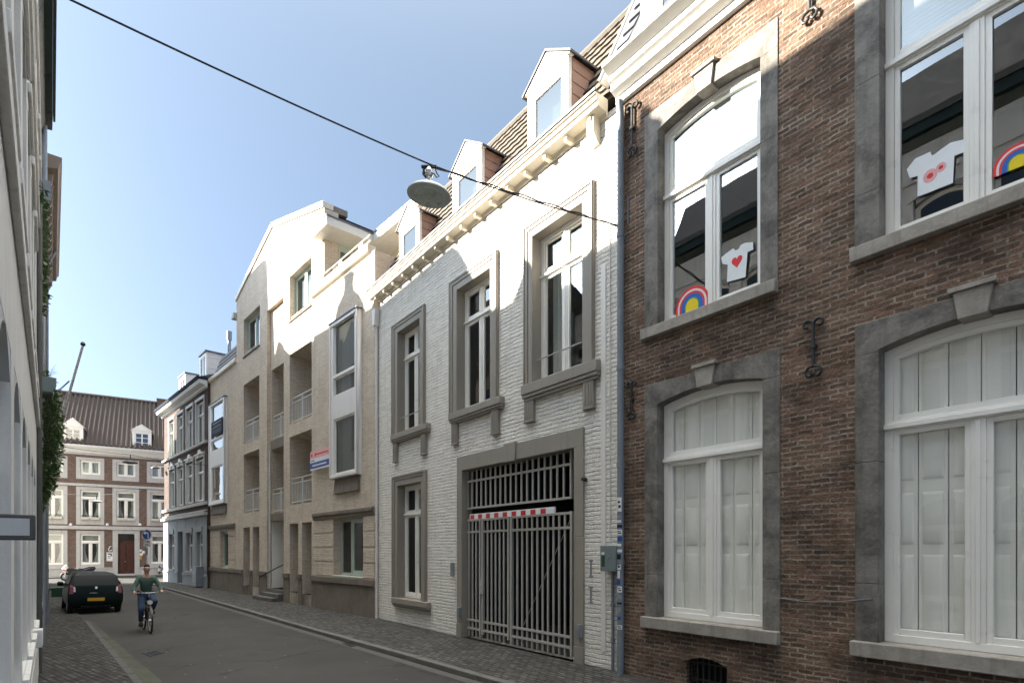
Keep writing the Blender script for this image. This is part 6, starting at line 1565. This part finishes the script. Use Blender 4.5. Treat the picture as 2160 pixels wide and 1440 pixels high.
for (x, wf, zf, md) in sect:
    ring = []
    for i, z in enumerate(zs_):
        xx = x + (xr_[i] if x == 0 else (xr_[i] * .5 if x == .45 else 0)); zz = z; w = hw_[i] * wf
        if x > .45 and i >= 7: w = hw_[i] + .02
        if md == 1 and z > 1.0: zz = 1.0 + (z - 1.0) * .62; xx = x + .05
        if md == 2 and z > .9: zz = (.96 if x < 3 else .86) + (z - .9) * .04; xx = x
        if md == 2 and x > 3: zz = min(zz, .9 if x < 3.3 else .78)
        ring.append((xx, w, zz))
    rings.append(ring)
vs = []; N = len(zs_)
for r in rings:
    for (x, y, z) in r: vs.append((x, y, z))
    for (x, y, z) in reversed(r): vs.append((x, -y, z))
K = 2 * N; fsx = []
for a in range(len(rings) - 1):
    for k in range(K): fsx.append((a*K+k, a*K+(k+1) % K, (a+1)*K+(k+1) % K, (a+1)*K+k))
for i in range(N - 1): fsx.append((i, i+1, K-2-i, K-1-i)); b = (len(rings)-1)*K; fsx.append((b+i, b+K-1-i, b+K-2-i, b+i+1))
m.add(vs, fsx); body = m.build('body', M['car'], car, bevel=.02)
def xrear(z):
    for i in range(N - 1):
        if zs_[i] <= z <= zs_[i+1]: return xr_[i] + (xr_[i+1] - xr_[i]) * (z - zs_[i]) / (zs_[i+1] - zs_[i])
    return xr_[-1]
def patch(name, pts, mat, off=.006, par=car, nz=6):
    """quad-edged panel on the rear: pts (y, z) left-bottom, right-bottom, right-top, left-top"""
    m = MB(plain=True); (ya, za), (yb, zb), (yc, zc_), (yd, zd) = pts; v = []
    for j in range(nz + 1):
        f = j / nz; yl, zl_, yr, zr = ya + (yd - ya) * f, za + (zd - za) * f, yb + (yc - yb) * f, zb + (zc_ - zb) * f
        for (y, z) in ((yl, zl_), (yr, zr)): v.append((xrear(z) - off, y, z))
        for (y, z) in ((yl, zl_), (yr, zr)): v.append((xrear(z) + .03, y, z))
    f_ = []
    for j in range(nz):
        a, b = 4*j, 4*j+4; f_ += [(a, a+1, b+1, b), (a+2, b+2, b+3, a+3), (a, b, b+2, a+2), (a+1, a+3, b+3, b+1)]
    f_ += [(0, 2, 3, 1), (4*nz, 4*nz+1, 4*nz+3, 4*nz+2)]
    m.add(v, f_); return m.build(name, mat, par)
patch('rear_window', [(-.70, .99), (.70, .99), (.55, 1.34), (-.55, 1.34)], M['car_glass'])
for sg in (-1, 1):
    patch('tail_light', [(sg*.68, .70), (sg*.80, .70), (sg*.775, 1.02), (sg*.68, .98)] if sg > 0 else [(-.80, .70), (-.68, .70), (-.68, .98), (-.775, 1.02)], M['tail'], .012)
    tl = car.children[-1]
    patch('reversing_lamp', [(.61, .77), (.675, .77), (.675, .94), (.63, .94)] if sg > 0 else [(-.675, .77), (-.61, .77), (-.63, .94), (-.675, .94)], M['clear_lamp'], .013, car)
patch('number_plate', [(-.26, .44), (.26, .44), (.26, .55), (-.26, .55)], M['yellow'], .02)
patch('bumper', [(-.80, .27), (.80, .27), (.81, .40), (-.81, .40)], M['car'], .035)
patch('bumper_trim', [(-.45, .235), (.45, .235), (.45, .255), (-.45, .255)], M['silver'], .03)
patch('badge', [(-.035, .87), (.035, .87), (.03, .95), (-.03, .95)], M['silver'], .02)
m = MB(plain=True)
for k in range(7):
    y = .07 - .26 + .035 * k; m.box(xrear(.725) - .012, xrear(.725) + .01, -y - .012, -y + .012, .71, .735 + .008 * (k % 2))
m.build('model_script', M['silver'], car)
m = MB(plain=True); m.tube([(.42, 0, .985 + .0), (.16, -.1, 1.01), (.18, -.28, 1.06)], .010, 6); m.build('wiper', M['black'], car)
m = MB(plain=True); m.tube([(.75, .02, 1.44), (.62, .02, 1.60)], .008, 6); m.build('aerial', M['black'], car)
for sg in (-1, 1):
    m = MB(plain=True); m.lathe((2.05, sg * .93, .98), [(.03, -.10), (.085, -.06), (.09, .05), (.05, .10)], 12, ax=1); m.tube([(2.08, sg * .80, .93), (2.07, sg * .9, .95)], .03, 6); m.build('wing_mirror', M['car'], car)
    m = MB(plain=True); z0, z1 = .99, 1.34; y0, y1 = .79, .655
    m.add([(.45, sg*(y0+.022), z0), (1.15, sg*(y0+.022), z0), (1.15, sg*(y1+.022), z1), (.62, sg*(y1+.022), z1)], [(0,1,2,3)]); m.add([(1.2, sg*(y0+.022), z0), (2.2, sg*(y0+.022), z0), (2.02, sg*(y1+.022), z1), (1.2, sg*(y1+.022), z1)], [(0,1,2,3)]); m.build('side_window', M['car_glass'], car, smooth=False)
    for x in (.52, 2.82):
        m = MB(plain=True); y = sg * .74; m.lathe((x, y, .285), [(.17, -.085), (.26, -.09), (.285, -.06), (.285, .06), (.26, .09), (.17, .085)], 24, ax=1); w_ = m.build('wheel', M['black'], car)
        m = MB(plain=True); m.lathe((x, y, .285), [(.03, .07 * sg), (.16, .055 * sg), (.175, .088 * sg)], 20, ax=1); m.build('rim', M['zinc'], w_)

# ================================================================== motorcycle
Ym = 41.5; mo = tag(empty('motorcycle', ((165 - CX) / FPX * Ym, Ym, -.1), math.atan2(-.53, -.848)), 'black motorcycle with a white and red nose parked before the inn', 'motorcycle')
def torus(m, c, R_, r, n=28, k=8, ax=1):
    prof = [(R_ + r * math.cos(2*math.pi*j/k), r * math.sin(2*math.pi*j/k)) for j in range(k + 1)]
    m.lathe(c, prof, n, ax=ax, caps=False)
for x in (.75, -.72):
    m = MB(plain=True); torus(m, (x, 0, .30), .24, .07); w_ = m.build('wheel', M['black'], mo)
    m = MB(plain=True); m.lathe((x, 0, .30), [(.02, -.05), (.16, -.03), (.17, .03), (.02, .05)], 14, ax=1); m.build('rim', M['zinc'], w_)
m = MB(plain=True)
m.prism([(.55, .55), (.35, .35), (-.25, .30), (-.55, .45), (-1.0, .78), (-1.05, .92), (-.7, .90), (-.35, .78), (0, .80), (.30, .95), (.55, .92), (.70, .8)], 1, -.17, .17); m.build('body', M['black'], mo, bevel=.05)
m = MB(plain=True); m.prism([(-1.0, .925), (-.65, .905), (-.3, .79), (.02, .81), (.0, .9), (-.28, .88), (-.62, 1.0), (-1.0, 1.02)], 1, -.15, .15); m.build('seat', M['iron'], mo, bevel=.03)
m = MB(plain=True); m.prism([(.55, .93), (.78, .62), (.98, .78), (.86, 1.02), (.68, 1.2)], 1, -.16, .16); m.build('fairing', M['wh_mark'], mo, bevel=.04)
m = MB(plain=True); m.prism([(.74, .70), (.985, .78), (.95, .86), (.70, .80)], 1, -.163, .163); m.build('indicator', M['red'], mo, bevel=.02)
m = MB(plain=True); m.tube([(.72, .13, .75), (.75, .13, .30)], .03, 8); m.tube([(.72, -.13, .75), (.75, -.13, .30)], .03, 8); m.build('fork', M['silver'], mo)
m = MB(plain=True); m.tube([(.45, .36, 1.08), (.58, .15, 1.06), (.58, -.15, 1.06), (.45, -.36, 1.08)], .018, 8); m.build('handlebar', M['black'], mo)
for sg in (-1, 1): m = MB(plain=True); m.tube([(.52, sg*.3, 1.07), (.55, sg*.32, 1.22)], .01, 6); m.lathe((.55, sg*.33, 1.26), [(.02, -.02), (.07, 0), (.02, .02)], 10, ax=0); m.build('mirror', M['black'], mo)
m = MB(plain=True); m.tube([(.1, .2, .32), (-.5, .22, .34), (-.95, .22, .45)], [.04, .06, .065], 10); m.build('exhaust', M['silver'], mo)

# ================================================================== cyclist
hb = Vector((.65, -.76)).normalized(); Yw = (CAMH + .1) * FPX / (1335 - HZ); Fw = Vector(((317 - CX) / FPX * Yw, Yw)); bo = Fw - hb * .54
bk = tag(empty('bicycle', (bo.x, bo.y, -.1), math.atan2(hb.y, hb.x)), 'dark upright city bicycle ridden towards the viewer along the street', 'bicycle')
for x in (.54, -.54):
    m = MB(plain=True); torus(m, (x, 0, .345), .325, .021, 36); w_ = m.build('wheel', M['black'], bk)
    m = MB(plain=True); torus(m, (x, 0, .345), .298, .011, 36, 6)
    for k in range(14):
        a = 2 * math.pi * k / 14; m.tube([(x, .02 * (-1) ** k, .345), (x + .295 * math.cos(a), 0, .345 + .295 * math.sin(a))], .0022, 4)
    m.tube([(x, -.045, .345), (x, .045, .345)], .022, 10); m.build('rim', M['silver'], w_)
    m = MB(plain=True); n = 12; a0, a1 = (R(20), R(150)) if x > 0 else (R(10), R(190)); vs = []
    for i in range(n + 1):
        a = a0 + (a1 - a0) * i / n
        for y in (-.028, 0, .028): vs.append((x + (.36 + (.008 if y == 0 else 0)) * math.cos(a), y, .345 + (.36 + (.008 if y == 0 else 0)) * math.sin(a)))
    m.add(vs, [(3*i+j, 3*i+j+1, 3*i+j+4, 3*i+j+3) for i in range(n) for j in range(2)]); m.build('mudguard', M['iron'], bk)
m = MB(plain=True); hd, bb, st = (.36, 0, .86), (-.06, 0, .30), (-.20, 0, .86)
m.tube([hd, bb], .018, 8); m.tube([(.38, 0, .76), (-.16, 0, .70)], .016, 8); m.tube([bb, st], .016, 8)
for sg in (-1, 1): m.tube([(-.54, sg*.05, .345), (bb[0], sg*.03, bb[2])], .010, 6); m.tube([(-.54, sg*.05, .345), (-.17, sg*.02, .78)], .009, 6); m.tube([(.54, sg*.05, .345), (.43, sg*.045, .68)], .012, 6)
m.tube([(.43, -.045, .68), (.43, .045, .68)], .014, 6); m.tube([(.43, 0, .68), (.34, 0, .95)], .019, 8); m.build('frame', M['iron'], bk)
m = MB(plain=True); m.tube([(.34, 0, .95), (.33, 0, 1.06)], .014, 8); m.tube([(.12, .31, 1.04), (.24, .30, 1.07), (.35, .16, 1.07), (.36, 0, 1.06), (.35, -.16, 1.07), (.24, -.30, 1.07), (.12, -.31, 1.04)], .012, 8); m.build('handlebar', M['silver'], bk)
m = MB(plain=True); m.prism([(-.38, .90), (-.05, .91), (-.05, .95), (-.38, .97)], 1, -.08, .08); m.build('saddle', M['black'], bk, bevel=.02)
m = MB(plain=True); m.lathe((.47, 0, .82), [(.02, -.05), (.05, -.02), (.06, .05)], 14, ax=0); m.tube([(.40, 0, .82), (.46, 0, .82)], .012, 6); m.build('headlamp', M['clear_lamp'], bk)
m = MB(plain=True); m.lathe((.50, -.0, .68), [(.01, 0), (.035, .01), (.03, .03)], 12, ax=0); m.build('reflector', M['clear_lamp'], bk)
m = MB(plain=True); m.tube([(-.06, -.10, .30), (-.06, -.09, .14)], .010, 6); m.box(-.11, -.01, -.16, -.09, .125, .145); m.tube([(-.06, .10, .30), (-.06, .09, .46)], .010, 6); m.box(-.11, -.01, .09, .16, .455, .475); m.tube([(-.06, -.1, .30), (-.06, .1, .30)], .014, 8); m.lathe((-.06, .04, .30), [(.09, -.004), (.09, .004)], 20, ax=1); m.build('crank', M['silver'], bk)
pr = tag(empty('person', (bo.x, bo.y, -.1), math.atan2(hb.y, hb.x)), 'cyclist in a green-grey sweater and blue jeans riding the city bicycle', 'person')
# body: one skinned figure (x forward, y to the rider's own left)
V = [(-.20,0,1.00),(-.16,0,1.18),(-.11,0,1.36),(-.07,0,1.47),(-.05,0,1.55),(-.03,0,1.62),(-.01,0,1.70),(.0,0,1.775)]
rad = [.13,.125,.14,.085,.052,.062,.088,.07]; E = [(i, i+1) for i in range(7)]
def addv(p, r, par): V.append(p); rad.append(r); E.append((par, len(V) - 1)); return len(V) - 1
for sg in (-1, 1):
    sh = addv((-.08, sg*.18, 1.43), .062, 3); el = addv((.02, sg*.30, 1.19), .045, sh); wr = addv((.17, sg*.315, 1.085), .03, el)
    pa = addv((.225, sg*.308, 1.085), .030, wr)
    for k in range(4):
        f = addv((.265, sg*(.285 + .017*k), 1.088), .0095, pa); f = addv((.285, sg*(.285 + .017*k), 1.062), .009, f); addv((.262, sg*(.285 + .017*k), 1.045), .0085, f)
    th = addv((.225, sg*.275, 1.065), .010, pa); addv((.250, sg*.268, 1.045), .009, th)
    hp = addv((-.19, sg*.09, .97), .10, 0)
    if sg < 0: kn, an, to = (.13, sg*.15, .60), (-.04, sg*.14, .22), (.09, sg*.145, .165)
    else: kn, an, to = (.27, sg*.15, .83), (-.05, sg*.13, .555), (.08, sg*.14, .50)
    mid = tuple((a + b) / 2 for a, b in zip(V[hp], kn)); md = addv(mid, .085, hp); k_ = addv(kn, .060, md); cf = addv(tuple(a * .62 + b * .38 for a, b in zip(kn, an)), .055, k_); a_ = addv(an, .038, cf); addv(tuple((a*.4 + b*.6) for a, b in zip(an, to)), .026, a_)
body = skin_obj('body', V, E, rad, M['skin'], pr, 2)
def limb(name, chains, mat, lev=2):
    vv, ee, rr, idx = [], [], [], {}
    for ch in chains:
        prev = None
        for p, r in ch:
            key = tuple(round(x, 4) for x in p)
            if key not in idx: idx[key] = len(vv); vv.append(p); rr.append(r)
            if prev is not None and prev != idx[key]: ee.append((prev, idx[key]))
            prev = idx[key]
    return skin_obj(name, vv, ee, rr, mat, pr, lev)
tr = [((-.20,0,1.01),.150),((-.17,0,1.16),.150),((-.11,0,1.34),.160),((-.075,0,1.46),.100),((-.055,0,1.53),.066)]
arm = lambda sg: [((-.075,0,1.46),.100),((-.08, sg*.175, 1.43),.078),((-.03, sg*.25, 1.30),.064),((.02, sg*.305, 1.19),.058),((.10, sg*.315, 1.135),.050),((.158, sg*.315, 1.092),.042)]
limb('sweater', [tr, arm(-1), arm(1)], M['sweater'])
def leg(sg, kn, an):
    hp = (-.19, sg*.095, .97); return [((-.20,0,1.0),.145), (hp,.112), (tuple((a+b)/2 for a,b in zip(hp,kn)),.098), (kn,.074), (tuple(a*.6+b*.4 for a,b in zip(kn,an)),.068), (tuple(a*.12+b*.88 for a,b in zip(kn,an)),.056)]
limb('jeans', [leg(-1, (.13,-.15,.60), (-.04,-.14,.22)), leg(1, (.27,.15,.83), (-.05,.13,.555))], M['jeans'])
for sg, an, to in ((-1, (-.05,-.14,.195), (.11,-.147,.165)), (1, (-.06,.13,.53), (.10,.142,.50))):
    m_ = limb('shoe', [[((an[0]-.045, an[1], an[2]-.005), .048), ((an[0]+.02, an[1], an[2]+.0), .058), (tuple((a + b) / 2 for a, b in zip(an, to)), .056), ((to[0] + .02, to[1], to[2]), .048)]], M['black'])
hr_ = limb('hair', [[((-.055,0,1.66),.062),((-.035,0,1.735),.083),((.0,0,1.79),.070),((.045,0,1.795),.040)]], M['hair'])
m = MB(plain=True)
m.lathe((.085, 0, 1.675), [(.004, .022), (.010, .018), (.016, -.008), (.006, -.02)], 8); m.build('nose', M['skin'], pr)
for sg in (-1, 1):
    m = MB(plain=True); m.lathe((.072, sg*.030, 1.70), [(.002, -.006), (.0065, 0), (.002, .006)], 8, ax=0); m.build('eye', M['black'], pr)
    m = MB(plain=True); m.lathe((.0, sg*.088, 1.685), [(.004, -.012), (.026, 0), (.004, .012)], 8, ax=1); m.build('ear', M['skin'], pr)
m = MB(plain=True); m.tube([(.072, -.022, 1.632), (.080, 0, 1.630), (.072, .022, 1.632)], .005, 5); m.build('mouth', M['tail'], pr)

# ================================================================== light and sky
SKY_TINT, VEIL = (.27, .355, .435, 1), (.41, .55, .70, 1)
ZENITH_FILL = (16.0, 15.2, 13.6)
SKY, SUN, EXPO = .05, 2.0, 3.72
SUN_D = Vector((1.28, -.024, -.60)).normalized()
elev = math.asin(-SUN_D.z); az = math.atan2(-SUN_D.x, -SUN_D.y)   # clockwise from +Y
sl = bpy.data.lights.new('sun', 'SUN'); sl.energy = SUN; sl.angle = R(.5); sl.color = (1, .91, .78)
so = bpy.data.objects.new('sun', sl); COL.objects.link(so); so.rotation_euler = SUN_D.to_track_quat('-Z', 'Y').to_euler(); so.location = (-30, 5, 30)
w = bpy.data.worlds.new('World'); scene.world = w; w.use_nodes = True
nt = w.node_tree; bg = nt.nodes['Background']; sk = nt.nodes.new('ShaderNodeTexSky'); sk.sky_type = 'NISHITA'; sk.sun_disc = False
sk.sun_elevation = elev; sk.sun_rotation = az; sk.air_density = 0.2; sk.dust_density = 3.5; sk.ozone_density = 1.0
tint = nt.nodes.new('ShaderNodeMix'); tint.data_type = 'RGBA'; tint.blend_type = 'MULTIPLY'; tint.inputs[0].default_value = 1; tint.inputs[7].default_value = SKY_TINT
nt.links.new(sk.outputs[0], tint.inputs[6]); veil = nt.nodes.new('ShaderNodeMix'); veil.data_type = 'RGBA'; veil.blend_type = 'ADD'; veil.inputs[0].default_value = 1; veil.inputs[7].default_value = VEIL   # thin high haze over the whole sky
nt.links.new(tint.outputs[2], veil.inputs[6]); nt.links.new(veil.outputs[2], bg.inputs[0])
# added fill: sky brightened near the zenith, out of view, to light the street
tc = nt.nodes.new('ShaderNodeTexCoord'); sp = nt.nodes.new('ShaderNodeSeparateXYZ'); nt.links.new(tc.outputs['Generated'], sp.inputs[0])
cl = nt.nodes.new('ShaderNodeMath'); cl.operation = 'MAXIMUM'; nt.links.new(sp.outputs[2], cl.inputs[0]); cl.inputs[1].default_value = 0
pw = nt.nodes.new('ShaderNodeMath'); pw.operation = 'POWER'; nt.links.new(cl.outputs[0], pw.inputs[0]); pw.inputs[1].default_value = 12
vs_ = nt.nodes.new('ShaderNodeVectorMath'); vs_.operation = 'MULTIPLY_ADD'; nt.links.new(pw.outputs[0], vs_.inputs[0]); vs_.inputs[1].default_value = ZENITH_FILL; vs_.inputs[2].default_value = VEIL[:3]; nt.links.new(vs_.outputs[0], veil.inputs[7]); bg.inputs[1].default_value = SKY
scene.view_settings.view_transform = 'Standard'; scene.view_settings.look = 'None'; scene.view_settings.gamma = 1; scene.view_settings.exposure = EXPO
scene.cycles.max_bounces = 8; scene.cycles.transparent_max_bounces = 12; scene.cycles.diffuse_bounces = 6; scene.cycles.glossy_bounces = 3
scene.cycles.sample_clamp_indirect = 6
scene.cycles.use_denoising = True
